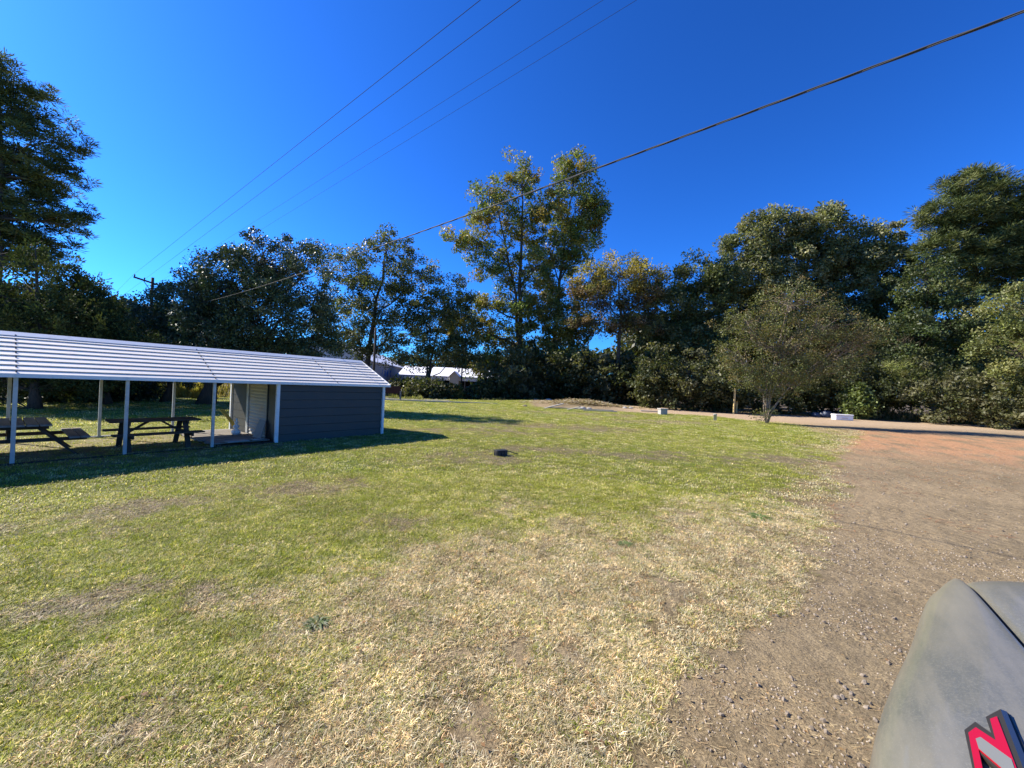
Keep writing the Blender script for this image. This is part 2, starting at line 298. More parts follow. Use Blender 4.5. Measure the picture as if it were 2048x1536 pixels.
def colors_for(P, r):
    g, d, dr, th, ba = ground_color(P); n = len(P); j = r.rand(n)[:, None]
    n5 = fbm(P[:, 0] * 3.1, P[:, 1] * 3.1, 91)[:, None]
    gr = np.where(j < .5, C(.235, .275, .03), np.where(j < .76, C(.35, .345, .06), C(.58, .52, .28))) * (.75 + .5 * n5)
    tn = np.where(j < .55, C(.52, .44, .265), np.where(j < .78, C(.66, .60, .44), np.where(j < .87, C(.36, .24, .12), C(.26, .29, .07)))) * (.75 + .5 * n5)
    tt = np.where(j < .6, C(.28, .23, .14), C(.38, .32, .21))
    pick = (r.rand(n) < dr * .93 + .04)[:, None]; c = np.where(pick, tn, gr)
    c = np.where((r.rand(n) < th * .8)[:, None], tt, c)
    fld = blob(P, (-31, 38), 9, 5); c = np.where((r.rand(n) < fld)[:, None], C(.5, .4, .17), c)
    c = c * r.uniform(.75, 1.25, (n, 1)); return c, d, dr, th, ba
for k, (npt, r0, r1, pw, S0, tf) in enumerate([
        (40000, 1.3, 9, 1.5, 1.0, (0, 34, .075, .028, .0016, .8, .12)),
        (34000, 1.3, 9, 1.5, 1.0, (1, 34, .075, .020, .0018, 1.5, .3)),
        (36000, 8, 24, 1.3, 1.0, (2, 34, .15, .038, .0034, 1.0, .18)),
        (26000, 20, 55, 1.2, 1.0, (3, 30, .30, .06, .008, 1.0, .15))]):
    P, R, r = grass_points(npt, r0, r1, pw, 100 + k); c, d, dr, th, ba = colors_for(P, r)
    sd = sdf(P, DIRT); clumps = fbm(P[:, 0] * 4, P[:, 1] * 4, 66)
    keep = (r.rand(len(P)) > d * 1.02 - .012) & (r.rand(len(P)) > ba * .9) & (r.rand(len(P)) > (clumps < .36) * dr * .6)
    keep &= ~((P[:, 1] > np.interp(P[:, 0], [-80, -12, 0, 14, 34, 50, 80], [60, 60, 52, 49, 46, 43, 34])))
    lx = (P[:, 0] + 9.961) * math.cos(.9206) + (P[:, 1] - 7.9) * math.sin(.9206); ly = -(P[:, 0] + 9.961) * math.sin(.9206) + (P[:, 1] - 7.9) * math.cos(.9206)
    keep &= ~((lx > 3.4) & (lx < 8.55) & (ly > -.02) & (ly < 3.7)) & ~((ly > .2) & (ly < 3.5) & (lx < 3.5) & (r.rand(len(P)) < .6))
    P, c, th, dr, ba = P[keep], c[keep], th[keep], dr[keep], ba[keep]; n = len(P)
    rot = np.stack([r.uniform(-.15, .15, n), r.uniform(-.15, .15, n), r.uniform(0, 6.28, n)], 1)
    s = r.uniform(.7, 1.25, n); zs = s * (1 - .45 * th) * (1 - .25 * dr) * r.uniform(.7, 1.3, n); scl = np.stack([s, s, zs], 1)
    scatter(("short_grass", "dry_grass", "lawn_grass", "far_lawn_grass")[k], tuft(*tf), np.stack([P[:, 0], P[:, 1], H(*P.T)], 1), c, rot, scl,
            ("short green and straw coloured grass in the near lawn", "dry curled grass blades over the near lawn and dirt edge", "lawn grass in the middle of the yard", "lawn grass far off before the trees")[k], "grass")
# gravel and clods on the track
for k, (npt, size, hi) in enumerate([(11000, .008, 8), (1300, .021, 9), (4000, .02, 26)]):
    P, R, r = grass_points(npt * 2, 1.3, hi, 1.35 if k < 2 else 1.8, 300 + k); d = zones(P)[0]; cl = fbm(P[:, 0] * 1.6, P[:, 1] * 1.6, 5)
    P = P[(d > .6) & (cl > (.44 if k < 2 else .4) + r.uniform(-.12, .12, len(P)))]; n = len(P); me = rock_mesh("pebble", (size, size * .8, size * .7), 5 + k, .8, 0)
    mt = M['rock'] if k != 0 else mat("pale_pebble", (.38, .32, .25), .9); me.materials.append(mt)
    sz = r.uniform(.35, 1.3, n)
    scatter(("gravel", "soil_clods", "far_gravel")[k], me, np.stack([P[:, 0], P[:, 1], H(*P.T) + .002], 1), np.ones((n, 3)), np.stack([r.uniform(0, 6, n)] * 3, 1), np.stack([sz] * 3, 1),
            ("fine pale gravel on the dirt track", "dark clods of soil on the dirt track", "stones and litter on the far track")[k], "gravel")
# dead needles and straw lying loose on the dirt
def litter(name, n0, hi, size, cols, seed, label, cond):
    P, R, r = grass_points(n0, 1.3, hi, 1.4, seed); d = zones(P)[0]; P = P[(d > .5) & cond(P, r)]; n = len(P); a = r.uniform(0, 6.28, n)
    dv = np.stack([np.cos(a), np.sin(a)], 1); L_ = size * r.uniform(.4, 1.4, (n, 1)); wv = np.stack([-dv[:, 1], dv[:, 0]], 1) * (size * .07)
    z = H(*P.T) + .004
    q = [np.c_[P - dv * L_ - wv, z], np.c_[P - dv * L_ + wv, z + .001], np.c_[P + dv * L_ + wv, z + .006], np.c_[P + dv * L_ - wv, z + .005]]
    V = np.stack(q, 1).reshape(-1, 3); Fc = np.arange(n * 4).reshape(-1, 4); cc = np.repeat(np.array(cols)[r.randint(0, len(cols), n)] * r.uniform(.6, 1.2, (n, 1)), 4, 0)
    props(link(name, npmesh(name, V, Fc, cc), M['weeds']), label, "straw", None, "stuff")
litter("loose_straw", 60000, 9, .018, [(.5, .4, .24), (.42, .3, .16), (.3, .2, .12)], 401, "loose bits of straw on the near dirt track", lambda P, r: fbm(P[:, 0] * 1.6, P[:, 1] * 1.6, 5) > .42 + r.uniform(-.1, .1, len(P)))
litter("fallen_pine_straw", 70000, 34, .06, [(.46, .22, .11), (.5, .27, .14), (.34, .19, .12), (.55, .42, .25)], 402, "reddish fallen pine straw strewn over the far track", lambda P, r: (P[:, 1] > 6) & (fbm(P[:, 0] * .8, P[:, 1] * .8, 15) > .5 - .2 * blob(P, (22, 21), 15, 5, -.35)))

P, R, r = grass_points(5200, 1.6, 30, 1.5, 900); n = len(P); a = r.uniform(0, 6.28, n); sz = r.uniform(.008, .022, n)[:, None] * np.clip(R / 7, 1, 2.2)[:, None]
z = H(*P.T) + r.uniform(.012, .035, n); dv = np.stack([np.cos(a), np.sin(a)], 1) * sz; pv = np.stack([-dv[:, 1], dv[:, 0]], 1) * .6; tl_ = r.uniform(-.01, .012, n)
V = np.stack([np.c_[P - dv, z], np.c_[P + pv, z + tl_], np.c_[P + dv, z], np.c_[P - pv, z + tl_ * .5]], 1).reshape(-1, 3)
lc = np.array([(.30, .17, .08), (.38, .25, .12), (.20, .12, .07), (.5, .4, .22)])[r.randint(0, 4, n)] * r.uniform(.7, 1.2, (n, 1))
props(link("fallen_leaves", npmesh("fallen_leaves", V, np.arange(4 * n).reshape(-1, 4), np.repeat(lc, 4, 0)), M['weeds']), "small brown fallen leaves scattered over the lawn and track", "leaves", None, "stuff")
# ------------------------------------------------------------------ shelter with shed
PH = .9206; OX, OY = -9.961, 7.900
def LW(x, y, z=0): return (OX + x * math.cos(PH) - y * math.sin(PH), OY + x * math.sin(PH) + y * math.cos(PH), z)
sh = empty("picnic_shelter", (OX, OY, 0), PH, "long metal picnic shelter with ribbed pale roof and a slate gray shed at its end", "shelter")
Wd, HE, HR, T4, T5, OE = 3.70, 1.86, 2.70, 4.905, 8.52, .19
X0 = -6.6
def posts():
    for y, xs in ((.0, (-5.0, -3.3, -1.65, 0, 1.625, 3.31)), (Wd, (-5.0, -3.3, -1.65, -.02, 1.62, 3.27))):
        for x in xs:
            m = MB(); m.box(x - .032, x + .032, y - .032, y + .032, -.05, HE); m.build("post", M['post'], sh, bevel=.004)
posts()
m = MB(); m.box(X0, T4 - .05, -.04, .04, -.03, .03); m.build("base_rail", M['darkwood'], sh)
m = MB(); m.box(X0, T4 - .05, Wd - .04, Wd + .04, -.01, .05); m.build("base_rail", M['post'], sh)
for y in (0, Wd): m = MB(); m.box(X0, T5, y - .03, y + .03, HE - .07, HE); m.build("eave_beam", M['post'], sh)
for x in (-5.0, -3.3, -1.65, 0, 1.625, 3.31, T4, 6.7, T5 - .03):
    m = MB(); m.bar((x, 0, HE), (x, Wd / 2, HR - .06), .05, .05); m.bar((x, Wd, HE), (x, Wd / 2, HR - .06), .05, .05); m.build("rafter", M['post'], sh)
# ribbed roof: the ribs run the length of the roof, one joined sheet per slope with raised seams
def roof_slope(side):
    # profile from eave to ridge (distance along slope, height off the slope)
    sl_y = Wd / 2 + .13; rise = (HR - HE) * sl_y / (Wd / 2); Ls = math.hypot(sl_y, rise); ca, sa = sl_y / Ls, rise / Ls
    pr = [(0, 0)]; nrib = 9; pt = Ls / nrib
    for k in range(nrib):
        s0 = k * pt
        pr += [(s0 + pt * .62, 0.0), (s0 + pt * .63, -.022), (s0 + pt * .73, -.022), (s0 + pt * .72, .018), (s0 + pt * .93, .018), (s0 + pt * .97, 0.0)]
    pr.append((Ls, 0)); top = []
    for s, h in pr:
        y = -.13 + s * ca - h * sa; z = HE - .13 * rise / sl_y * 1 + s * sa + h * ca
        top.append((y, z))
    if side: top = [(Wd - y, z) for y, z in top]
    m = MB(); n = len(top); v = []
    for x in (X0, T5 + OE):
        for dz in (0, -.012):
            v += [(x, y, z + .025 + dz) for y, z in top]
    f = [(i, i + 1, 2 * n + i + 1, 2 * n + i) for i in range(n - 1)] + [(n + i, 3 * n + i, 3 * n + i + 1, n + i + 1) for i in range(n - 1)] + [(i, n + i, n + i + 1, i + 1) for i in range(n - 1)] + [(2 * n + i, 2 * n + i + 1, 3 * n + i + 1, 3 * n + i) for i in range(n - 1)] + [(0, 2 * n, 3 * n, n)]
    if side: f = [q[::-1] for q in f]
    m.add(v, f); o = m.build("roof_sheet", M['roof'], sh); o.data.materials.append(M['rib_shade'])
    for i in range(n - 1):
        if i > 0 and (i - 1) % 6 in (0, 1, 2): o.data.polygons[i].material_index = 1  # groove faces painted dark as rib shadow
    return top
tp = roof_slope(0); roof_slope(1)
m = MB(); yr, zr = tp[-1]
m.add([(X0, yr - .16, zr - .03), (T5 + OE + .01, yr - .16, zr - .03), (T5 + OE + .01, yr, zr + .065), (X0, yr, zr + .065), (X0, yr + .16, zr - .03), (T5 + OE + .01, yr + .16, zr - .03)], [(0, 1, 2, 3), (3, 2, 5, 4)]); m.build("ridge_cap", M['trim'], sh)
y0, z0 = tp[0]
for s_ in (0, 1):                      # rake trim at the gable end and eave trim
    m = MB(); a = (T5 + OE + .02, y0 if not s_ else Wd - y0, z0 + .01); b = (T5 + OE + .02, yr, zr + .01); m.bar(a, b, .03, .085); m.build("rake_trim", M['trim'], sh)
    m = MB(); y = y0 - .012 if not s_ else Wd - y0 + .012; m.box(X0, T5 + OE + .03, y - .012, y + .012, z0 - .045, z0 + .035); m.build("eave_trim", M['trim'], sh)
for x in (0.0, 3.31, 6.7, -3.3):       # screws: rows of small heads on the roof
    for (s0y, s0z) in [tp[i] for i in range(1, len(tp) - 1, 6)]:
        m = MB(); m.box(x - .012, x + .012, s0y - .05 - .012, s0y - .05 + .012, s0z - .01, s0z + .035); o = m.build("screw", M['cable'], sh)
# shed walls of horizontal siding panels
NP = 7; ph = (HE - .05 + .02) / NP
for k in range(NP):
    z0_, z1_ = -.02 + k * ph, -.02 + (k + 1) * ph - .012
    m = MB(); m.add([(T4, -.005, z0_), (T5, -.005, z0_), (T5, .018, z1_), (T4, .018, z1_), (T4, .03, z0_), (T5, .03, z0_), (T5, .03, z1_ + .012), (T4, .03, z1_ + .012)],
                    [(0, 1, 2, 3), (3, 2, 6, 7), (0, 4, 5, 1), (4, 7, 6, 5), (0, 3, 7, 4), (1, 5, 6, 2)]); m.build("siding_panel", M['siding'], sh)
    m = MB(); m.box(T4, T5, Wd - .02, Wd + .01, z0_, z1_ + .01); m.build("siding_panel", M['siding'], sh)
    m = MB(); m.add([(T5 + .005, 0, z0_), (T5 + .005, Wd, z0_), (T5 - .018, Wd, z1_), (T5 - .018, 0, z1_), (T5 - .03, 0, z0_), (T5 - .03, Wd, z0_), (T5 - .03, Wd, z1_), (T5 - .03, 0, z1_)],
                    [(0, 1, 2, 3), (4, 7, 6, 5), (3, 2, 6, 7), (0, 4, 5, 1)]); m.build("siding_panel", M['siding'], sh)
    for ya, yb in ((.05, .66), (2.10, 2.16), (2.36, Wd - .06)):     # end wall beside the roll-up door
        if yb - ya > .1:
            m = MB(); m.box(T4 - .012, T4 + .01, ya, yb, z0_, z1_); m.build("siding_panel", M['siding'], sh)
m = MB(); m.box(T4, T4 + .02, 0.02, .68, -.02, HE - .05); m.build("inner_wall", M['siding'], sh); m = MB(); m.box(T4 + .012, T4 + .03, 2.2, Wd, -.02, HE); m.build("inner_wall", M['siding'], sh)
m = MB()
m.add([(T5 - .01, 0, HE - .06), (T5 - .01, Wd, HE - .06), (T5 - .01, Wd / 2, HR), (T5 - .04, 0, HE - .06), (T5 - .04, Wd, HE - .06), (T5 - .04, Wd / 2, HR)], [(0, 1, 2), (5, 4, 3), (0, 3, 4, 1), (1, 4, 5, 2), (2, 5, 3, 0)]); m.build("gable_panel", M['siding'], sh)
m = MB()
m.add([(T4 + .01, 0, HE - .06), (T4 + .01, Wd, HE - .06), (T4 + .01, Wd / 2, HR), (T4 - .02, 0, HE - .06), (T4 - .02, Wd, HE - .06), (T4 - .02, Wd / 2, HR)], [(0, 1, 2), (5, 4, 3), (0, 3, 4, 1), (1, 4, 5, 2), (2, 5, 3, 0)]); m.build("gable_panel", M['siding'], sh)
for (x, y) in ((T4 - .02, -.02), (T5 + .01, -.02), (T5 + .01, Wd + .02), (T4 - .02, Wd + .02)):
    m = MB(); m.box(x - .045, x + .045, y - .045, y + .045, -.05, HE - .03); m.build("corner_trim", M['trim'], sh, bevel=.006)
m = MB(); m.box(T4 - .05, T4 + .03, 2.14, 2.30, 0, HE - .06); m.build("door_frame", M['post'], sh)
m = MB(); m.box(T4 - .04, T4 + .03, .66, .71, 0, HE - .06); m.build("door_frame", M['siding'], sh)
dr_ = MB(); dr_.box(T4 + .005, T4 + .025, .70, 2.15, .02, HE - .06); door = dr_.build("roll_up_door", M['door'], sh)
for k in range(17):
    z = .03 + k * .105
    m = MB(); m.add([(T4 - .005, .71, z), (T4 - .005, 2.14, z), (T4 - .022, 2.14, z + .05), (T4 - .022, .71, z + .05), (T4 - .005, .71, z + .098), (T4 - .005, 2.14, z + .098), (T4 + .01, .71, z), (T4 + .01, 2.14, z), (T4 + .01, .71, z + .098), (T4 + .01, 2.14, z + .098)],
                    [(0, 3, 2, 1), (3, 4, 5, 2), (0, 1, 7, 6), (4, 8, 9, 5)]); m.build("slat", M['door'], door)
# board walk before the door
dk = empty("board_walk", LW(4.1, 1.8, 0), PH, "low walk of loose weathered boards before the roll-up door", "walkway")
r = np.random.RandomState(3)
for k in range(12):
    y = -1.55 + k * .27; m = MB(); m.box(-.75 + r.uniform(-.08, .08), .72, y, y + r.uniform(.17, .23), .05, .082); m.build("board", M['wood'], dk, bevel=.004)
for x in (-.55, .05, .6): m = MB(); m.box(x - .04, x + .04, -1.5, 1.7, -.01, .05); m.build("joist", M['darkwood'], dk)
# tables
def picnic_table(loc, rz, Ln, Wt, npl, bw, label, col, bench=.34, bo=.62):
    t = empty("picnic_table", loc, rz, label, "picnic table", "picnic tables under the metal roof")
    pw = Wt / npl; h = .74; rr_ = np.random.RandomState(int(Ln * 100))
    for k in range(npl): y = -Wt / 2 + k * pw; m = MB(); e = rr_.uniform(0, .015); m.box(-Ln / 2 - e, Ln / 2 + e, y + .006, y + pw - .012, h - .038, h); m.build("plank", M[col], t, bevel=.004)
    for s in (-1, 1):
        b = MB(); b.box(-Ln / 2, Ln / 2, s * bo - bench / 4 - .07, s * bo - .01, .41, .447); b.build("bench_plank", M[col], t, bevel=.004)
        b = MB(); b.box(-Ln / 2, Ln / 2, s * bo + .005, s * bo + bench / 4 + .075, .41, .447); b.build("bench_plank", M[col], t, bevel=.004)
    for e in (-1, 1):
        x = e * (Ln / 2 - .3)
        for s in (-1, 1): m = MB(); m.bar((x, s * Wt * .28, h - .04), (x, s * (bo - .02), 0), .045, .11, (1, 0, 0)); m.build("leg", M[bw], t)
        m = MB(); m.box(x + .025, x + .065, -bo - .14, bo + .14, .33, .41); m.build("crossbeam", M[bw], t)
        m = MB(); m.box(x + .025, x + .065, -Wt / 2 + .03, Wt / 2 - .03, h - .13, h - .04); m.build("crossbeam", M[bw], t)
        m = MB(); m.bar((x, 0, .37), (e * .12, 0, h - .05), .045, .09, (0, 1, 0)); m.build("brace", M[bw], t)
    return t
picnic_table(LW(-.02, 1.45), PH + math.pi / 2, 1.95, 1.12, 6, 'darkwood', "weathered gray picnic table beside the leftmost front post", 'wood', .36, .98)
picnic_table(LW(2.32, .98), PH, 1.75, .78, 5, 'darkwood', "dark picnic table seen side on, between the posts left of the shed", 'darkwood', .30, .66)
# loose things by the door
m = MB(); p0 = Vector(LW(4.05, 1.95, 1.02)); p1 = Vector(LW(4.62, 1.9, .42))
yb = empty("leaning_board", LW(4.65, 2.3, .08), PH, "yellow leaf shaped board leaning by the shed door post", "board")
m.add([(-.62, -.30, .78), (-.50, -.32, .80), (-.2, -.28, .36), (-.02, -.22, .0), (-.22, -.22, .22), (-.46, -.26, .60)], [(0, 1, 2, 5), (5, 2, 3, 4)]); m.v = m.v + [(x, y + .02, z) for x, y, z in m.v]
m.f += [tuple(i + 6 for i in q)[::-1] for q in m.f]; m.f += [(0, 5, 11, 6), (5, 4, 10, 11), (4, 3, 9, 10), (3, 2, 8, 9), (2, 1, 7, 8), (1, 0, 6, 7)]
m.build("panel", M['yellow'], yb); m = MB(); m.bar((-.02, -.22, 0), (-.2, -.2, .3), .012, .012); m.build("stake", M['trim'], yb)
orn = MB(); prof = [(0, .10), (.05, .13), (.12, .125), (.17, .06), (.19, .05), (.22, .085), (.28, .09), (.32, .04), (.34, .03), (.36, .055), (.40, .06), (.43, .03), (.45, .012), (.47, .035), (.50, .035), (.53, .0)]
orn.tube([(0, 0, z) for z, _ in prof], [max(q, .002) for _, q in prof], 16)
o = orn.build("garden_ornament", M['white'], None, True); x, y, z = LW(4.45, 1.85, .083); o.location = (x, y, z); props(o, "white ornament of stacked balls standing before the roll-up door", "ornament")
m = MB(); m.add([(0, 0, 0), (.52, .04, 0), (.40, .20, .52), (.05, .16, .54), (0, .02, -.0), (.52, .06, 0), (.40, .22, .52), (.05, .18, .54)], [(0, 1, 2, 3), (7, 6, 5, 4), (0, 4, 5, 1), (1, 5, 6, 2), (2, 6, 7, 3), (3, 7, 4, 0)])
o = m.build("sheet_panel", M['grayboard'], None); o.location = LW(4.62, 1.02, .085); o.rotation_euler = (0, 0, PH - math.pi / 2); props(o, "pale gray sheet leaning against the foot of the roll-up door", "panel")
for k, (x, y, a, L1, W1, lb) in enumerate([(3.95, .25, .1, .55, .28, "flat gray slab on the ground in the shade left of the shed corner"), (4.5, .3, .3, .35, .14, "small flat board on the boards beside the shed corner")]):
    m = MB(); m.box(-L1 / 2, L1 / 2, -W1 / 2, W1 / 2, 0, .035); o = m.build("flat_board", M['grayboard'], None, bevel=.004); o.location = LW(x, y, .09 if y > .24 else .06); o.rotation_euler = (0, 0, PH + a); props(o, lb, "board")

# ------------------------------------------------------------------ trees
def frame(nrm, r):
    n = nrm / np.linalg.norm(nrm, axis=1, keepdims=True); h = r.normal(size=n.shape); a = np.cross(n, h); a /= np.linalg.norm(a, axis=1, keepdims=True) + 1e-9
    return a, np.cross(n, a)
def leaves(cent, size, asp, cols, r, upb=.6, direct=None):
    n = len(cent); nr = r.normal(size=(n, 3)); nr[:, 2] += upb; a, b = frame(nr, r)
    if direct is not None: a = direct / (np.linalg.norm(direct, axis=1, keepdims=True) + 1e-9); b = np.cross(a, nr); b /= np.linalg.norm(b, axis=1, keepdims=True) + 1e-9
    s = size * r.uniform(.55, 1.35, (n, 1)); a = a * s; b = b * s * asp
    V = np.stack([cent - a, cent + b, cent + a, cent - b], 1).reshape(-1, 3)
    return V, np.arange(4 * n).reshape(-1, 4), np.repeat(cols, 4, 0)
def wob(a, b, n, amp, r):
    a, b = np.array(a, float), np.array(b, float); t = np.linspace(0, 1, n)[:, None]; p = a + (b - a) * t
    k = np.linalg.norm(b - a); p[1:-1] += r.normal(size=(n - 2, 3)) * amp * k * .5; p[:, 2] += np.sin(t[:, 0] * math.pi) * amp * k * .3; return p
def palette(r, n, pal): pal = np.array(pal); return pal[r.randint(0, len(pal), n)]
LEAFK = 1.75
def tree(name, label, cat, base, D, lobes, seed, ncl=180, nl=60, size=.16, asp=.55, rc=.7, pal=((.05, .08, .02),), trunk=.3, mt='leaf', bark='bark', group=None,
         hollow=.5, twigs=True, forks=None, squash=.75, upb=.6, jag=.25, limbs=True, pine=False, split=None, toppal=None, dzs=.9):
    r = np.random.RandomState(seed); bx, by = base; bz = float(H(bx, by)) - .15
    root = empty(name, (bx, by, bz), 0, label, cat, group); B = np.array([bx, by, bz])
    LB = []
    for q in lobes:
        px, py, rx, ry = q[:4]; dz = q[4] if len(q) > 4 else 0
        c = W(px, py, D + dz); k = (D + dz) / F; LB.append((c, rx * k, ry * k, min(rx, ry) * k * dzs + rx * k * .15))
    top = max(LB, key=lambda l: l[0][2] + .4 * l[2]); zt = top[0][2]
    # trunk(s)
    trunks = forks or [(0, 0, 1)]
    tl = []
    for i, (fx, fy, fr) in enumerate(trunks):
        L0 = LB[i % len(LB)] if forks else top
        e = L0[0].copy(); e[2] = L0[0][2] + L0[2] * .4; mid = B + (e - B) * .5; mid[:2] = B[:2] + (e[:2] - B[:2]) * (.12 if forks else .3) + np.array([fx, fy])
        k = np.linspace(0, 1, 9)[:, None]; pts = B * (1 - k) ** 2 + 2 * mid * k * (1 - k) + e * k ** 2; pts[1:-1] += r.normal(size=(7, 3)) * trunk * .35
        rad = trunk * fr * (1 - .88 * k[:, 0]); rad[0] *= 1.45; tl.append((pts, rad))
        MB().tube(pts - B, list(rad), 9).build("trunk", M[bark], root, True)
    cen, ccol, cr, tw = [], [], [], MB()
    areas = np.array([l[1] * l[2] for l in LB]); ncl *= 1.35 if D > 40 else 1; cnt = np.maximum(3, (ncl * areas / areas.sum()).astype(int))
    for (c, rx, ry, rz), nn in zip(LB, cnt):
        d = r.normal(size=(nn, 3)); d /= np.linalg.norm(d, axis=1, keepdims=True)
        kk = hollow + (1 - hollow) * r.rand(nn) ** .6; kk *= 1 + jag * (vnoise(d[:, 0] * 3 + seed, d[:, 2] * 3 + d[:, 1] * 2, seed) - .5) * 2
        p_ = c + d * kk[:, None] * np.array([rx, rz, ry])
        p_[:, 2] = np.maximum(p_[:, 2], B[2] + .35)
        cen.append(p_)
        pts, rad = min(tl, key=lambda q: np.linalg.norm(q[0][-1][:2] - c[:2])); j = int(np.argmin(np.abs(pts[:, 2] - (c[2] - .9 * ry - .25 * np.linalg.norm(c[:2] - pts[0][:2]))))); j = min(max(j, 1), 7)
        lp = wob(pts[j], c, 6, .07, r)
        if limbs:
            lr = max(rad[j] * .55, .03); MB().tube(lp - B, list(np.linspace(lr, lr * .3, 6)), 6).build("limb", M[bark], root, True)
        if twigs:
            for q in p_[::2]:
                a0 = lp[r.randint(2, 6)] if limbs else pts[np.argmin(np.abs(pts[:, 2] - q[2] + .2 * np.linalg.norm(q[:2] - B[:2])))]
                tw.tube(wob(a0, q, 3, .1, r) - B, [max(trunk * .11, .022), max(trunk * .06, .014), .008], 3, False)
    cen = np.vstack(cen); m_ = len(cen)
    cc = palette(r, m_, pal) * r.uniform(.75, 1.25, (m_, 1))
    if toppal is not None:
        w = sstep(.45, .85, (cen[:, 2] - cen[:, 2].min()) / (np.ptp(cen[:, 2]) + 1e-6) + r.uniform(-.15, .15, m_))[:, None]; cc = cc * (1 - w) + palette(r, m_, toppal) * w
    idx = np.repeat(np.arange(m_), nl); off = r.normal(size=(len(idx), 3)); rcl = rc * r.uniform(.55, 1.35, m_)
    off = off / (np.linalg.norm(off, axis=1, keepdims=True) + 1e-9) * (r.rand(len(idx), 1) ** .45); off *= np.array([1, 1, squash]) * rcl[idx][:, None]
    P = cen[idx] + off; P[:, 2] = np.maximum(P[:, 2], B[2] + .1)
    col = cc[idx] * r.uniform(.6, 1.4, (len(idx), 1)) * LEAFK
    direct = None
    if pine: direct = off + np.array([0, 0, .12]); direct += r.normal(size=direct.shape) * .12
    V, Fc, CC = leaves(P - B, size * (max(D, 45) / 45) ** .6, asp, col, r, upb, direct)
    o = link("crown", npmesh("crown", V, Fc, CC), M[mt], root); o["kind"] = "stuff"
    if twigs and tw.v: tw.build("twigs", M[bark], root, kind="stuff")
    return root
OAK = [(.05, .06, .02), (.065, .075, .025), (.09, .088, .035), (.035, .045, .016)]
HOL = [(.030, .045, .018), (.04, .055, .02), (.05, .06, .028)]
GUM = [(.10, .11, .03), (.14, .13, .035), (.075, .095, .028), (.16, .12, .03), (.06, .08, .025)]
PIN = [(.05, .062, .022), (.07, .08, .028), (.032, .042, .016), (.085, .09, .035)]
CED = [(.035, .045, .015), (.05, .055, .016), (.025, .035, .012)]
MAG = [(.10, .10, .045), (.13, .125, .065), (.07, .078, .03), (.05, .058, .022)]
T = tree
b2 = lambda px, py: tuple(G(px, py)[:2])
bd = lambda px, D: tuple(W(px, 800, D)[:2])
T("pine_tree", "tall dark pine at the left edge of the picture, rising over the shelter roof", "pine", b2(-10, 786), 30, [(-20, 170, 70, 62), (30, 215, 80, 50), (60, 290, 85, 48), (80, 355, 85, 42), (-40, 330, 110, 70), (60, 425, 100, 48), (-60, 460, 130, 80), (50, 500, 85, 48), (145, 340, 26, 18), (150, 445, 28, 20), (92, 190, 22, 16), (0, 125, 24, 20), (-160, 300, 90, 150), (-170, 500, 100, 100)], 11,
  ncl=1150, nl=105, size=.18, asp=.17, rc=.75, pal=PIN, trunk=.42, mt='needle', hollow=.3, squash=.5, pine=True, jag=.35)
T("cedar_tree", "olive green cedar with a pointed top in front of the tall left pine", "cedar", b2(70, 818), 18.5, [(70, 520, 20, 45), (60, 580, 75, 70), (50, 660, 130, 90), (-50, 590, 90, 90), (-70, 660, 110, 110), (120, 730, 90, 60), (-10, 740, 120, 60), (130, 640, 60, 60)], 12, ncl=620, nl=95, size=.075, asp=.4, rc=.42, pal=CED, trunk=.2, mt='needle', hollow=.55, squash=1.3, pine=True, jag=.3, limbs=False)
T("cedar_tree", "shaggy cedar with wispy tips between the tall pine and the pole", "cedar", b2(215, 808), 21, [(205, 610, 30, 38), (150, 610, 50, 80), (210, 680, 70, 75), (150, 740, 90, 50), (255, 720, 50, 55)], 13, ncl=460, nl=95, size=.085, asp=.4, rc=.45, pal=CED, trunk=.2, mt='needle', hollow=.5, squash=1.3, pine=True, jag=.4, limbs=False)
T("holly_tree", "broad glossy evergreen beside the crossarm of the pole", "evergreen tree", b2(330, 803), 27, [(360, 625, 85, 62), (300, 690, 62, 80), (420, 600, 50, 55), (390, 700, 90, 70)], 14, ncl=400, nl=150, size=.075, rc=.6, pal=HOL, trunk=.25, mt='gloss', hollow=.6, jag=.3)
T("holly_tree", "big domed glossy evergreen behind the middle of the shelter roof", "evergreen tree", b2(412, 808), 25, [(530, 520, 70, 52), (470, 570, 90, 72), (600, 560, 62, 70), (560, 640, 115, 80), (440, 660, 95, 70), (620, 680, 60, 70), (520, 720, 120, 40)], 15, ncl=640, nl=140, size=.073, rc=.6, pal=HOL, trunk=.42, mt='gloss', hollow=.6, jag=.22)
T("oak_tree", "round open oak with sky showing through right of the big evergreen", "oak", bd(728, 56), 56, [(775, 500, 58, 45), (690, 540, 62, 48), (830, 560, 50, 55), (770, 600, 95, 55), (680, 640, 62, 60), (800, 660, 70, 45), (720, 700, 70, 40)], 16, ncl=250, nl=110, size=.14, rc=1.15, pal=OAK, trunk=.42, hollow=.35, jag=.3)
T("oak_tree", "small dark many stemmed oak in front of the white building", "oak", bd(850, 55), 55, [(905, 600, 48, 42), (860, 640, 60, 55), (930, 660, 40, 50), (825, 705, 56, 28), (905, 702, 50, 30), (945, 720, 30, 22)], 17, ncl=180, nl=100, size=.13, rc=1.0, pal=OAK, trunk=.22, hollow=.3, jag=.35, forks=[(0, 0, 1), (.3, 0, .8), (-.5, .2, .8)])
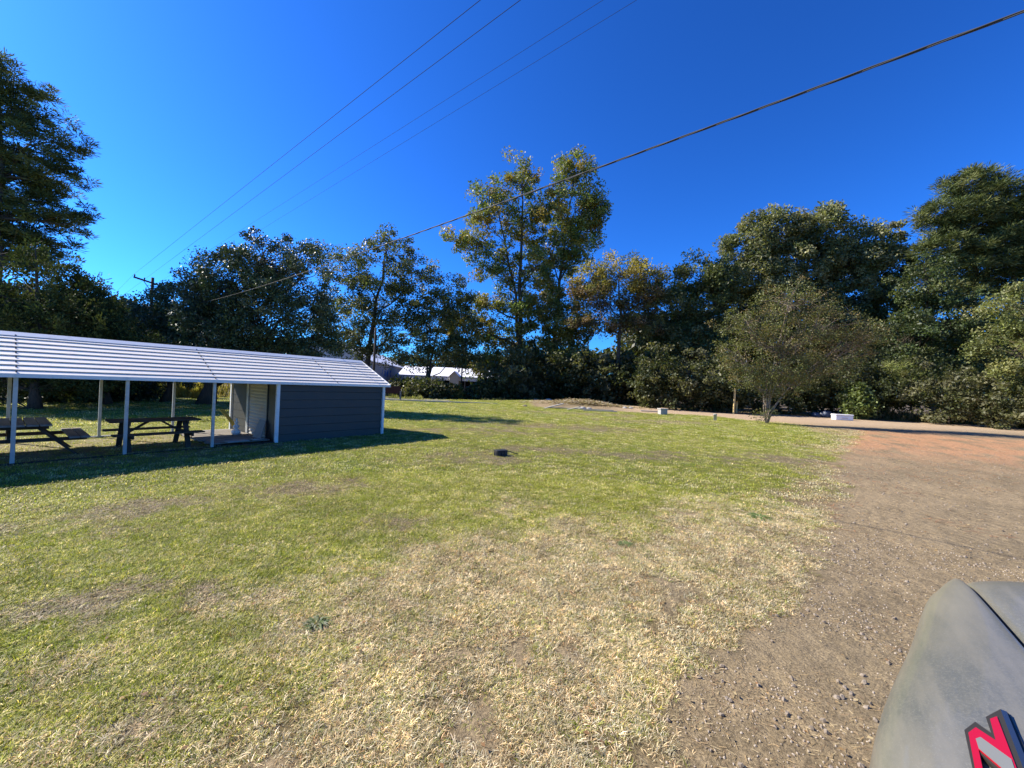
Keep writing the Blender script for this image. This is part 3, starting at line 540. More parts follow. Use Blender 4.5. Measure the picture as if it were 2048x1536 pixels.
T("gum_tree", "tallest tree of the picture, left trunk with a long low limb reaching left", "gum tree", bd(1035, 60), 60,
  [(1040, 360, 48, 40), (980, 385, 34, 38), (1050, 440, 62, 50), (965, 440, 45, 36), (920, 478, 42, 20), (1000, 520, 75, 38), (1030, 600, 55, 50), (960, 610, 40, 28), (950, 660, 55, 38), (1010, 680, 60, 40), (985, 735, 60, 34), (1055, 715, 50, 36), (1078, 530, 34, 46), (1070, 625, 40, 42), (905, 650, 40, 30), (935, 485, 40, 20)], 18, ncl=330, nl=105, size=.16, rc=1.25, pal=GUM, trunk=.48, hollow=.25, jag=.35, forks=[(0, 0, 1), (.8, 0, .75)])
T("gum_tree", "tall tree right beside the tallest one, its top crossed by the thick cable", "gum tree", bd(1098, 62), 62,
  [(1150, 345, 48, 34), (1180, 400, 30, 40), (1120, 420, 50, 48), (1165, 460, 46, 42), (1100, 500, 55, 40), (1140, 520, 50, 32), (1090, 590, 42, 42), (1110, 640, 70, 34, -2), (1130, 700, 60, 40), (1185, 430, 26, 50)], 19, ncl=280, nl=105, size=.16, rc=1.25, pal=GUM, trunk=.42, hollow=.25, jag=.35)
T("gum_tree", "slim pale stemmed tree with gaps of sky right of the tall pair", "gum tree", bd(1145, 60), 60, [(1140, 600, 38, 34), (1110, 680, 55, 35), (1165, 660, 34, 40), (1140, 720, 60, 30)], 20, ncl=80, nl=45, size=.2, rc=1.1, pal=GUM, trunk=.2, hollow=.2, bark='palebark', forks=[(0, 0, 1), (.6, 0, .7), (-.6, 0, .7)])
T("autumn_tree", "round topped tree turning golden brown with bare branches below", "tree", bd(1235, 54), 54, [(1240, 548, 72, 38), (1180, 575, 42, 42), (1295, 575, 38, 42), (1240, 590, 80, 32), (1200, 640, 55, 30), (1285, 640, 45, 34)], 21, ncl=230, nl=100, size=.13, rc=1.15, pal=[(.07, .07, .025), (.09, .06, .03)], toppal=[(.23, .175, .035), (.19, .16, .035), (.14, .125, .035)], trunk=.38, hollow=.55, jag=.2)
T("oak_tree", "dark tree filling the dip between the golden tree and the big right oak", "oak", bd(1370, 56), 56, [(1400, 560, 55, 48), (1340, 620, 55, 60), (1420, 600, 50, 60), (1370, 690, 85, 60), (1450, 560, 36, 38)], 22, ncl=270, nl=110, size=.16, rc=1.2, pal=OAK, trunk=.35, hollow=.5)
T("magnolia_tree", "large rounded broadleaf tree whose crown rises above the crape myrtle", "tree", bd(1540, 60), 60, [(1560, 465, 72, 42), (1640, 470, 50, 45), (1500, 500, 50, 40), (1600, 530, 90, 50), (1500, 560, 70, 50), (1660, 425, 22, 14), (1480, 640, 70, 60), (1580, 620, 90, 60)], 23, ncl=560, nl=120, size=.17, rc=1.2, pal=MAG, trunk=.5, hollow=.6, jag=.2)
T("magnolia_tree", "wide broadleaf tree with a rounded shoulder left of the right hand pines", "tree", bd(1730, 59), 59, [(1750, 490, 62, 42), (1700, 530, 70, 50), (1770, 540, 50, 45), (1690, 610, 65, 60), (1760, 640, 80, 60), (1700, 720, 80, 60)], 24, ncl=480, nl=120, size=.17, rc=1.2, pal=MAG, trunk=.45, hollow=.6, jag=.2)
T("broadleaf_tree", "dark middle height tree before the foot of the right hand pines", "tree", bd(1870, 50), 50, [(1850, 560, 45, 50), (1880, 640, 70, 60), (1810, 680, 60, 60), (1940, 700, 70, 60), (1870, 750, 90, 50)], 25, ncl=320, nl=85, size=.15, rc=1.1, pal=[(.035, .05, .018), (.05, .06, .022), (.028, .038, .014)], trunk=.3, hollow=.4)
T("pine_tree", "tall green pine with a rounded head at the right, nearest the oaks", "pine", bd(1950, 53), 53, [(1945, 370, 58, 32), (1900, 430, 58, 34), (1960, 440, 70, 45), (1890, 500, 56, 38), (1950, 540, 85, 45), (1900, 590, 60, 30)], 26, ncl=420, nl=120, size=.27, asp=.14, rc=1.15, pal=PIN, trunk=.36, mt='needle', hollow=.35, squash=.6, pine=True, jag=.3)
T("pine_tree", "tall pine cut off by the right edge of the picture", "pine", bd(2030, 51), 51, [(2020, 385, 62, 38), (2060, 450, 80, 60), (2010, 500, 60, 45), (2080, 560, 90, 70), (2130, 480, 70, 90)], 27, ncl=420, nl=110, size=.27, asp=.14, rc=1.15, pal=PIN, trunk=.36, mt='needle', hollow=.35, squash=.6, pine=True, jag=.3)
T("broadleaf_tree", "yellow green leafy tree leaning in from the right edge", "tree", b2(2110, 868), 33, [(2060, 620, 80, 55), (2040, 690, 62, 60), (2080, 750, 80, 50), (2150, 650, 80, 120)], 28, ncl=300, nl=120, size=.11, rc=.8, pal=[(.085, .095, .03), (.11, .11, .04), (.06, .072, .024)], trunk=.3, hollow=.5)
T("pine_sapling", "young drooping pine at the edge of the wood behind the track", "pine", bd(1830, 42), 42, [(1830, 770, 45, 30), (1800, 740, 30, 26), (1860, 800, 36, 22)], 29, ncl=60, nl=60, size=.22, asp=.09, rc=.7, pal=[(.09, .11, .035), (.12, .13, .04)], trunk=.1, mt='needle', hollow=.3, squash=.5, pine=True, limbs=False)
# crape myrtle: many thin pale stems, fine leaf
cmx = b2(1533, 846)
T("crape_myrtle", "wide twiggy crape myrtle with many pale stems in the lawn beside the track", "crape myrtle", cmx, 29, [(1585, 600, 85, 42), (1495, 645, 65, 45), (1650, 655, 80, 50), (1570, 690, 115, 52), (1715, 690, 55, 40), (1470, 710, 48, 36), (1550, 740, 80, 36), (1650, 735, 60, 30), (1530, 780, 30, 26), (1495, 755, 46, 30), (1580, 765, 46, 30), (1735, 670, 36, 30), (1530, 828, 24, 16)], 30,
  ncl=760, nl=46, size=.06, rc=.6, pal=[(.085, .085, .026), (.07, .075, .024), (.10, .075, .03), (.055, .06, .02)], trunk=.07, bark='palebark', hollow=.3, jag=.2, forks=[(0, 0, 1), (.5, 0, .9), (-.5, 0, .9), (.2, .5, .8), (-.2, -.4, .9), (.7, .3, .8), (-.7, .2, .7), (0, .2, .8), (.3, -.3, .8)])
# shrubs and undergrowth at the wood's edge, each its own
SH = [("glossy dark shrub behind the left end of the shelter", 40, 770, 22, 90, 50, HOL), ("dark shrub under the cedars behind the shelter posts", 180, 765, 24, 80, 45, CED),
      ("dark shrub behind the back post of the shelter", 250, 775, 26, 60, 34, HOL), ("bush against the foot of the big evergreen beside the shed", 600, 760, 30, 90, 50, HOL),
      ("low bush right of the brown sign board", 815, 780, 43, 30, 22, OAK), ("black green bush before the dark oak", 850, 782, 41, 40, 24, OAK),
      ("yellowish sapling bush under the cream gable", 905, 788, 43, 22, 15, GUM), ("bush right of the small cream gable", 968, 785, 44, 32, 22, OAK),
      ("dense bush at the foot of the tallest tree", 1030, 755, 46, 52, 55, MAG), ("dark thicket between the two tallest trunks", 1085, 750, 49, 45, 60, OAK),
      ("dark bush behind the dirt mound", 1140, 755, 48, 52, 52, OAK), ("pale green vine covered bush behind the rubble", 1200, 765, 47, 45, 50, MAG),
      ("bush at the foot of the golden tree", 1260, 760, 47, 50, 55, OAK), ("dark bush behind the concrete block", 1320, 755, 46, 48, 62, OAK),
      ("gray green bush left of the wooden stakes", 1395, 765, 45, 55, 55, MAG), ("bush just behind the wooden stakes", 1455, 775, 44, 40, 45, OAK),
      ("dark undergrowth behind the crape myrtle stems", 1560, 770, 45, 80, 52, OAK), ("dark undergrowth right of the crape myrtle", 1650, 765, 44, 65, 55, OAK),
      ("bright green leafy shrub just right of the white ice chest", 1715, 800, 41, 18, 30, [(.13, .16, .045), (.10, .13, .04)]), ("dark thicket at the wood edge behind the white ice chest", 1760, 760, 43, 70, 60, OAK),
      ("fresh green thicket below the right pines", 1900, 780, 38, 65, 55, MAG), ("dark leafy thicket near the right edge of the wood", 1990, 790, 36, 60, 55, MAG), ("thicket running out of the picture at the right edge", 2070, 800, 33, 70, 55, MAG)]
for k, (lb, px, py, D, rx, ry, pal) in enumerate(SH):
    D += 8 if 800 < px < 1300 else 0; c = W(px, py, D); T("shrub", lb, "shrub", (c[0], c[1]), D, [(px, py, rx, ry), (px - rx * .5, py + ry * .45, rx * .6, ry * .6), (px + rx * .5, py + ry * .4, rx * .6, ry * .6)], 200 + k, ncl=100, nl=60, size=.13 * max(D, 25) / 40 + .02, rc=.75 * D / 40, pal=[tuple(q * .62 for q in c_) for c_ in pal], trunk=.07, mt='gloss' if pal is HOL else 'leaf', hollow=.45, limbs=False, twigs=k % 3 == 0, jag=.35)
# far wood closing the view low down
def woods(name, label, segs, hmax, n, seed, pal):
    r = np.random.RandomState(seed); x = r.uniform(0, 1, n); k = np.array(segs); tt = np.linspace(0, 1, len(k)); cx, cy = np.interp(x, tt, k[:, 0]), np.interp(x, tt, k[:, 1])
    cy = cy + r.uniform(-4, 6, n); hz = hmax * (.6 + .5 * fbm(cx * .12, cy * 0 + 3, seed)) * np.sqrt(r.rand(n)); P = np.stack([cx, cy, hz], 1) + r.normal(size=(n, 3)) * .4
    V, Fc, CC = leaves(P, .38, .6, palette(r, n, pal) * r.uniform(.5, 1.3, (n, 1)), r); props(link(name, npmesh(name, V, Fc, CC), M['leaf']), label, "woodland", None, "stuff")
woods("far_woods", "dark mass of woods closing the view behind the trees", [(-90, 60), (-60, 85), (-20, 110), (0, 105), (20, 70), (60, 62), (90, 45), (120, 20)], 11, 60000, 5, OAK)
woods("right_woods", "tall dark woods behind the trees at the right", [(20, 72), (45, 66), (80, 52), (115, 25)], 19, 60000, 8, OAK)
woods("left_woods", "dark woods behind the shelter at the left", [(-110, 10), (-80, 35), (-62, 50), (-50, 62)], 12, 26000, 6, OAK)
# weeds along the wood edge
def weeds(name, label, pts, n, h, seed, pal):
    r = np.random.RandomState(seed); k = np.array([G(*q)[:2] for q in pts]); tt = np.linspace(0, 1, len(k)); x = r.rand(n); P = np.stack([np.interp(x, tt, k[:, 0]), np.interp(x, tt, k[:, 1]) + r.exponential(1.0, n)], 1)
    hh = h * r.uniform(.2, 1, n) * np.clip(3.2 * fbm(P[:, 0] * .7, P[:, 1] * .7, seed) - 1.05, .12, 1.5); z = H(*P.T); a = r.uniform(0, 6.28, n); ln = hh * r.uniform(0, .7, n); w = r.uniform(.015, .05, n)
    b = np.c_[P, z]; tp_ = np.c_[P[:, 0] + np.cos(a) * ln, P[:, 1] + np.sin(a) * ln, z + hh]; s = np.c_[np.cos(a + 1.57) * w, np.sin(a + 1.57) * w, 0 * w]
    mid = (b + tp_) / 2 + np.c_[0 * w, 0 * w, hh * .15]
    V = np.stack([b - s * .4, mid - s, tp_, mid + s], 1).reshape(-1, 3); props(link(name, npmesh(name, V, np.arange(4 * n).reshape(-1, 4), np.repeat(palette(r, n, pal) * r.uniform(.6, 1.3, (n, 1)), 4, 0)), M['weeds']), label, "weeds", None, "stuff")
weeds("tall_weeds", "tangle of weeds and dry stems along the wood edge right of the ice chest", [(1735, 838), (1800, 842), (1900, 848), (2000, 852), (2100, 862)], 9000, 1.3, 61, [(.10, .12, .035), (.22, .17, .09), (.07, .09, .03), (.30, .24, .13)])
weeds("weeds", "low weeds along the foot of the trees behind the rubble", [(960, 803), (1150, 808), (1300, 814), (1450, 824), (1620, 831)], 3800, .45, 62, [(.08, .10, .03), (.15, .13, .05), (.06, .08, .025)])
weeds("field_weeds", "pale dry weeds by the brown sign board behind the lawn", [(775, 797), (805, 798), (840, 799)], 700, .8, 63, [(.30, .27, .10), (.22, .22, .07), (.14, .16, .05)])
weeds("field_grass", "tall golden grass in the sunny field seen under the shelter roof", [(270, 792), (330, 794), (400, 797)], 9000, 2.2, 64, [(.42, .33, .12), (.35, .3, .1), (.28, .26, .08)])

# ------------------------------------------------------------------ poles and wires
a_l = W(268, 554, 34.0); zA = a_l[2]
d = ray(338, 577); a_r = d * ((zA - CH) / d[2]) + np.array([0, 0, CH])
pc = a_l + (a_r - a_l) * .5
up_ = empty("utility_pole", (pc[0], pc[1], 0), 0, "dark wooden power pole whose crossarm sticks out over the evergreens at the left", "power pole")
MB().tube([(0, 0, -.3), (0, 0, zA + .5)], [.17, .11], 12).build("pole", M['pole'], up_, True)
dv = Vector(a_r - a_l) / 2; MB().bar(-dv + Vector((0, 0, zA)), dv + Vector((0, 0, zA)), .11, .13).build("crossarm", M['pole'], up_)
for s in (-1, 1):
    MB().bar(dv * .5 * s + Vector((0, 0, zA - .05)), (0, 0, zA - .9), .03, .05).build("brace", M['pole'], up_)
    for q in (.97, .45): MB().tube([dv * q * s + Vector((0, 0, zA + .06)), dv * q * s + Vector((0, 0, zA + .18)), dv * q * s + Vector((0, 0, zA + .26))], [.03, .06, .035], 8).build("insulator", M['black'], up_)
def wire(name, label, P, rad, mt, group=None, sagn=24):
    P = np.array(P); o = MB(); o.tube(P, rad, 6)
    return props(o.build(name, M[mt], None, True), label, "cable", group)
def span(p, q, sag, n=26):
    t_ = np.linspace(0, 1, n)[:, None]; P = p * (1 - t_) + q * t_; P[:, 2] -= sag * 4 * (t_ * (1 - t_))[:, 0]; return P
def ext(p, q, k): return q + (q - p) * k
for k, (pl, mid, pr, lb) in enumerate([((268, 552), None, (958, 2), "leftmost overhead wire, running from the tip of the crossarm up and right"), ((300, 562), None, (1038, 2), "second overhead wire from the left, starting at the crossarm by the pole"),
                          ((316, 568), None, (1203, 2), "third overhead wire from the left, thin and faint"), ((336, 575), None, (1270, 2), "fourth overhead wire from the left, thin and nearest the thick cable")]):
    t_ = (.0, .32, .68, 1.0)[k] ; p = a_l + (a_r - a_l) * t_ + np.array([0, 0, .26]); q = G(pr[0], pr[1], zA + .1)
    q2 = ext(p, q, 1.0); P = np.vstack([span(p, q2, .0)])
    wire("power_line", lb, P, .0065 if k < 2 else .004, 'wire', "overhead wires to the crossarm")
    if k < 2:
        far = W((228, 236)[k], (586, 596)[k], 52); wire("power_line", ("left end of the upper wire beyond the crossarm", "left end of the lower wire beyond the crossarm")[k], span(p, far + (far - p) * 1.2, .1), .0065, 'wire', "wires going on beyond the crossarm")
# thick service cable: hangs in one vertical plane
A0 = W(400, 606, 24.5); B0 = G(2048, 20, 5.2)
nrm = np.array([B0[1] - A0[1], -(B0[0] - A0[0]), 0]); cp = []
for px, py in [(400, 606), (520, 572), (640, 538), (730, 506), (820, 468), (905, 434), (990, 408), (1100, 373), (1200, 338), (1360, 279), (1500, 226), (1650, 171), (1800, 114), (1930, 64), (2048, 20)]:
    d = ray(px, py); cp.append(d * ((A0 - np.array([0, 0, CH])) @ nrm / (d @ nrm)) + np.array([0, 0, CH]))
cp = np.array(cp); s_ = np.linalg.norm(cp[:, :2] - cp[0, :2], axis=1); cf = np.polyfit(s_, cp[:, 2], 3); ss = np.linspace(0, s_[-1] * 1.25, 70); dd = (cp[-1, :2] - cp[0, :2]) / s_[-1]
base_ = np.c_[cp[0, :2] + ss[:, None] * dd, np.where(ss <= s_[-1], np.polyval(cf, ss), 0)]
e_ = ss > s_[-1]; sl1 = np.polyval(np.polyder(cf), s_[-1]); base_[e_, 2] = np.polyval(cf, s_[-1]) + sl1 * (ss[e_] - s_[-1])
cb = empty("service_cable", (0, 0, 0), 0, "thick twisted service cable sweeping down from the top right corner", "cable")
n_ = 900; s2 = np.linspace(0, ss[-1], n_); cx = np.stack([np.interp(s2, ss, base_[:, k]) for k in range(3)], 1); side = np.array([dd[1], -dd[0], 0])
for k in range(3):
    a = s2 * 2 * math.pi / 1.3 + k * 2.094; off = (np.cos(a)[:, None] * side + np.sin(a)[:, None] * np.array([0, 0, 1.])) * .0078
    MB().tube(cx + off, .0078, 4).build("strand", M['cable'], cb, True)
# far poles
c = G(745, 803); q = empty("utility_pole", (c[0], c[1], 0), 0, "thin dark pole rising behind the shed's right roof corner", "power pole"); zt = W(743, 655, c[1])[2]
MB().tube([(0, 0, -.2), (0, 0, zt)], [.12, .09], 10).build("pole", M['pole'], q, True); MB().tube([(.3, .1, zt * .5), (.27, .1, zt * .9)], .03, 6).build("conduit", M['cable'], q)
c = G(921, 796); q = empty("utility_pole", (c[0], c[1], 0), 0, "slim dark pole standing in front of the small building's white roof", "power pole"); zt = W(928, 718, c[1])[2]
MB().tube([(0, 0, -.2), (.06, 0, zt)], [.12, .09], 10).build("pole", M['pole'], q, True); MB().bar((-.9, 0, zt - .25), (1.1, 0, zt - .25), .08, .09).build("crossarm", M['pole'], q)

# ------------------------------------------------------------------ buildings beyond the trees
def quadwall(m, a, b, z0, z1, th=.15):
    a, b = Vector((*a, 0)), Vector((*b, 0)); d = (b - a).normalized(); nn = Vector((-d.y, d.x, 0)) * th
    m.add([a + Vector((0, 0, z0)), b + Vector((0, 0, z0)), b + Vector((0, 0, z1)), a + Vector((0, 0, z1)), a + nn + Vector((0, 0, z0)), b + nn + Vector((0, 0, z0)), b + nn + Vector((0, 0, z1)), a + nn + Vector((0, 0, z1))],
          [(0, 1, 2, 3), (7, 6, 5, 4), (3, 2, 6, 7), (0, 4, 5, 1), (0, 3, 7, 4), (1, 5, 6, 2)])
wa = W(738, 760, 68); wb = W(838, 764, 128); da = Vector((wb[0] - wa[0], wb[1] - wa[1], 0)); Lb = da.length; ang = math.atan2(da.y, da.x)
bA = empty("metal_building", (wa[0], wa[1], 0), ang, "long metal building with white roof and blue letters seen through the oak", "building")
ev = 5.3
m = MB(); m.box(0, Lb, 0, .2, 0, ev); m.build("wall", M['pink'], bA)
m = MB(); m.box(-.2, 0, .0, 14, 0, ev); m.build("wall", M['pink'], bA)
m = MB(); m.box(Lb, Lb + .2, 0, 14, 0, ev); m.build("wall", M['pink'], bA)
m = MB(); m.add([(-.4, -.4, ev), (Lb + .4, -.4, ev), (Lb + .4, 7, ev + 3.4), (-.4, 7, ev + 3.4), (-.4, 14.4, ev), (Lb + .4, 14.4, ev), (-.4, -.4, ev - .15), (Lb + .4, -.4, ev - .15), (Lb + .4, 14.4, ev - .15), (-.4, 14.4, ev - .15)],
              [(0, 1, 2, 3), (3, 2, 5, 4), (6, 7, 1, 0), (9, 8, 7, 6), (4, 5, 8, 9), (0, 3, 4, 9, 6), (1, 7, 8, 5, 2)]); m.build("roof", M['wroof'], bA)
def letter(ch, x, z, s, parent, m_):
    o = MB(); w = s * .16; y0, y1 = -.06, -.005
    b_ = lambda x0, x1, z0, z1: o.box(x + x0 * s, x + x1 * s, y0, y1, z + z0 * s, z + z1 * s)
    if ch == 'U': b_(0, .17, 0.12, 1); b_(.53, .7, .12, 1); b_(0.05, .65, 0, .16)
    if ch == 'N': b_(0, .17, 0, 1); b_(.58, .75, 0, 1); o.bar((x + .13 * s, (y0 + y1) / 2, z + .93 * s), (x + .62 * s, (y0 + y1) / 2, z + .07 * s), .04, .2 * s, (1, 0, 0))
    if ch == 'I': b_(0, .17, 0, 1)
    if ch == 'C': b_(0, .17, .12, .88); b_(.05, .65, .84, 1); b_(.05, .65, 0, .16); b_(.5, .66, .7, .9); b_(.5, .66, .1, .3)
    e = o.build("letter", m_, parent); return e
def xat(px):   # position along the wall seen at px
    d = ray(px, 745); M2 = np.array([[d[0], -math.cos(ang)], [d[1], -math.sin(ang)]]); return np.linalg.solve(M2, wa[:2])[1]
for ch, px in (('I', 764), ('U', 769), ('N', 773.5), ('C', 780)): letter(ch, xat(px), ev - 2.5, 1.35, bA, M['blue'])
hb = W(885, 765, 80); bB = empty("small_building", (hb[0], hb[1], 0), 0, "small building with cream gable and white metal roof seen between the bushes", "building")
k = 80 / F
m = MB(); m.box(-9, 12.6, 4.0, 4.2, 0, 3.6); m.build("wall", M['dark'], bB)  # wall coloured near black to paint the shade under the porch
m = MB(); m.add([(-9.4, .6, 3.4), (13, .6, 3.4), (13, 6, 5.4), (-9.4, 6, 5.4), (-9.4, 11, 3.4), (13, 11, 3.4), (-9.4, .6, 3.25), (13, .6, 3.25)], [(0, 1, 2, 3), (3, 2, 5, 4), (6, 7, 1, 0)]); m.build("roof", M['wroof'], bB)
m = MB(); m.box(-8, 7, .5, .6, 2.55, 3.15); m.build("fascia", M['white'], bB)
m = MB(); x0, x1 = 14 * k, 32 * k; m.add([(x0, .0, 0), (x1, 0, 0), (x1, 0, 3.5), ((x0 + x1) / 2, 0, 4.4), (x0, 0, 3.5), (x0, 4, 0), (x1, 4, 0), (x1, 4, 3.5), ((x0 + x1) / 2, 4, 4.4), (x0, 4, 3.5)], [(0, 1, 2, 3, 4), (0, 4, 9, 5), (1, 6, 7, 2)]); m.build("gable_wall", M['cream'], bB)
m = MB(); xm = (x0 + x1) / 2; m.add([(x0 - .25, -.2, 3.35), (xm, -.2, 4.52), (x1 + .25, -.2, 3.35), (x0 - .25, 4.6, 3.35), (xm, 4.6, 4.52), (x1 + .25, 4.6, 3.35), (x0 - .25, -.2, 3.27), (xm, -.2, 4.44), (x1 + .25, -.2, 3.27)], [(0, 1, 4, 3), (1, 2, 5, 4), (6, 7, 1, 0), (7, 8, 2, 1)]); m.build("gable_roof", M['wroof'], bB)
for x in (44 * k, 56 * k): m = MB(); m.box(x - .08, x + .08, .6, .76, 0, 3.25); m.build("porch_post", M['wood'], bB)
# brown sign board on legs
c = W(786, 790, 42); sb = empty("sign_board", (c[0], c[1], 0), .05, "low dark red brown sign board on two legs at the end of the lawn", "sign")
k = 42 / F; w = 15.5 * k; zt = W(786, 772, 42)[2]; zb = W(786, 787, 42)[2]
MB().box(-w, w, -.05, .05, zb, zt).build("board", M['redwood'], sb)
for s in (-1, 1): MB().box(s * w - .05 * (1 if s > 0 else -1) - .05, s * w + .05, -.12, -.055, -.1, zb + .3).build("leg", M['wood'], sb)
# kerb of the road behind the lawn
ka, kb = G(770, 800.5), G(975, 808); dk_ = Vector(kb - ka); n_k = Vector((-dk_.y, dk_.x, 0)).normalized()
road = MB(); e1, e2 = Vector(ka) - dk_ * 3, Vector(kb) + dk_ * .1; road.add([(*(e1 + n_k * a)[:2], z) for a, z in ((0, .02), (6, .03))] + [(*(e2 + n_k * a)[:2], z) for a, z in ((0, .02), (6, .03))], [(0, 2, 3, 1)])
road.build("road", mat("asphalt", (.16, .155, .15), .9, 0, .2, [(3, (.12, .12, .115), .4, .7)]), None, kind="structure")
kr = MB(); kr.bar(e1 + Vector((0, 0, .07)), e2 + Vector((0, 0, .07)), .16, .12); kr.build("kerb", M['concrete'], None, kind="structure")

# ------------------------------------------------------------------ yard things
def place(o, px, py, dz=0, rz=0):
    c = G(px, py, .0)
    for _ in range(3): c = G(px, py, float(H(c[0], c[1])))
    o.location = (c[0], c[1], float(H(c[0], c[1])) + dz); o.rotation_euler = (0, 0, rz); return o
vb = empty("valve_box", (0, 0, 0), 0, "black plastic box lying on the lawn by itself in the middle of the picture", "box"); place(vb, 1003, 911, 0, .52)
m = MB(); m.box(-.20, .14, -.105, .105, -.01, .145); m.build("body", M['black'], vb, bevel=.012)
for x in (-.15, -.05, .05): m = MB(); m.box(x - .012, x + .012, -.125, -.104, .0, .135); m.build("rib", M['black'], vb)
m = MB(); m.box(-.215, -.2, -.06, -.045, .01, .12); m.box(-.215, -.2, .045, .06, .01, .12); m.build("handle", M['black'], vb)
m = MB(); m.box(-.21, .15, -.115, .115, .145, .165); m.build("lid", M['black'], vb, bevel=.006)
m = MB(); m.tube([(.12, .0, .1), (.28, .02, .10), (.42, .03, .05), (.55, .02, .01)], .012, 6); m.build("strap", M['black'], vb, True)
st = MB(); st.tube([(0, 0, -.05), (0, 0, .46), (0, 0, .46), (.0, 0, .5)], [.11, .11, .13, .13], 12); o = st.build("pipe_stub", mat("pipe_gray", (.45, .46, .46), .6), None, True); place(o, 1430, 841); props(o, "short gray pipe standing upright in the grass left of the crape myrtle", "pipe")
for px, py, topy, lb in ((1467.3, 828, 777, "tall yellow pine stake, the left and higher one of the pair"), (1472.5, 827, 798, "short yellow pine stake, the right and lower one of the pair")):
    c = G(px, py); z1 = W(px, topy, c[1])[2]; m = MB(); m.box(-.08, .08, -.05, .05, -.1, z1); o = m.build("wooden_stake", M['newwood'], None, bevel=.005); o.location = (c[0], c[1], 0); o.rotation_euler = (0, .02, .2); props(o, lb, "stake", "stakes by the crape myrtle")
m = MB(); m.bar((-.5, 0, .06), (2.6, .1, .06), .09, .09); o = m.build("fallen_post", M['darkwood'], None); place(o, 1475, 828); props(o, "dark timber lying on the dirt at the foot of the stakes", "timber")
# ice chest and bag
c = G(1684, 840); ic = empty("ice_chest", (c[0], c[1], 0), -.12, "white ice chest standing at the far side of the track", "cooler"); k = c[1] / F
wI = 16 * k; hI = 11.5 * k
MB().box(-wI, wI, -.35, .35, 0, hI * .74).build("body", M['white'], ic, bevel=.04)
MB().box(-wI - .03, wI + .03, -.38, .38, hI * .76, hI).build("lid", M['white'], ic, bevel=.04)
MB().box(-.25, .25, -.40, -.385, hI * .3, hI * .4).build("handle", mat("pinkish_mark", (.55, .42, .4), .6), ic)
me = rock_mesh("garbage_bag", (.62, .4, .42), 31, 1, 2); o = link("garbage_bag", me, M['bag'], None, True); place(o, 1652, 835, .3); props(o, "shiny blue gray bag slumped against the left of the white ice chest", "bag")
me = rock_mesh("garbage_bag", (.4, .35, .3), 32, 1, 2); o = link("garbage_bag", me, M['bag'], None, True); place(o, 1632, 834, .2); props(o, "smaller dark bag left of the blue gray bag", "bag")
# rubble: planks and lumps by the mound
for px, py, L1, a, lb in ((1160, 819, 6.2, -.10, "long gray plank lying at the front edge of the rubble"), (1108, 812, 2.2, .5, "short plank tipped up at the left end of the rubble"), (1148, 812, 1.4, -.9, "pale plank leaning out of the middle of the rubble"), (1300, 823, 1.8, -.05, "board lying on the grass left of the concrete block"), (1200, 823, 3.0, -.12, "thin dark board at the right end of the long gray plank")):
    m = MB(); m.box(-L1 / 2, L1 / 2, -.12, .12, .0, .07); o = m.build("plank", M['grayboard'], None, bevel=.006); place(o, px, py, .03, a); o.rotation_euler[1] = -.22 if 'lean' in lb or 'tipped' in lb else 0
    if 'lean' in lb or 'tipped' in lb: o.location.z += .18
    props(o, lb, "plank")
cb_ = empty("concrete_block", (0, 0, 0), 0, "rough gray concrete block standing right of the rubble", "block"); place(cb_, 1325, 829, 0, .2)
k = 36 / F * 1.0; m = MB(); m.box(-.33, .33, -.25, .25, 0, .44); m.build("body", M['concrete'], cb_, bevel=.03); m = MB(); m.box(-.38, .38, -.3, .3, .44, .54); m.build("cap", M['concrete'], cb_, bevel=.02)
for i, (px, py, s, lb) in enumerate([(1165, 816, .28, "pale rock left of centre in the rubble heap"), (1178, 818, .22, "small pale rock in the middle of the rubble heap"), (1050, 806, .18, "small stone on top of the dirt mound"), (1072, 803, .3, "gray lump at the crest of the dirt mound"), (1098, 804, .34, "dark clod at the crest right of the gray lump"), (1250, 815, .2, "pale stone behind the right end of the rubble"), (1262, 816, .2, "pale stone just right of another behind the rubble")]):
    me = rock_mesh("rock", (s * 1.3, s, s * .8), 50 + i); o = link("rock", me, M['concrete'] if 'pale' in lb or 'gray' in lb else M['rock'], None, True); place(o, px, py, s * .2); props(o, lb, "rock")
def heap():
    r = np.random.RandomState(9); n = 2400; c = G(1175, 815); P = np.stack([c[0] + r.normal(size=n) * 2.6, c[1] + r.normal(size=n) * .9 + 1.0], 1); a = r.uniform(0, 6.28, n); L_ = r.uniform(.1, .5, n); z = H(*P.T) + .02 + r.rand(n) * .42 * np.exp(-((P[:, 0] - c[0]) / 3) ** 2)
    dx, dy = np.cos(a) * L_, np.sin(a) * L_; w = .035; V = np.stack([np.c_[P[:, 0] - dx, P[:, 1] - dy, z - .02], np.c_[P[:, 0] + w, P[:, 1] - w, z], np.c_[P[:, 0] + dx, P[:, 1] + dy, z + r.uniform(-.05, .15, n)], np.c_[P[:, 0] - w, P[:, 1] + w, z]], 1).reshape(-1, 3)
    props(link("brush_debris", npmesh("brush_debris", V, np.arange(4 * n).reshape(-1, 4), np.repeat(palette(r, n, [(.38, .3, .17), (.25, .18, .11), (.14, .1, .07), (.45, .4, .3)]), 4, 0)), M['weeds']), "broken twigs and debris heaped behind the long plank", "debris", None, "stuff")
heap()
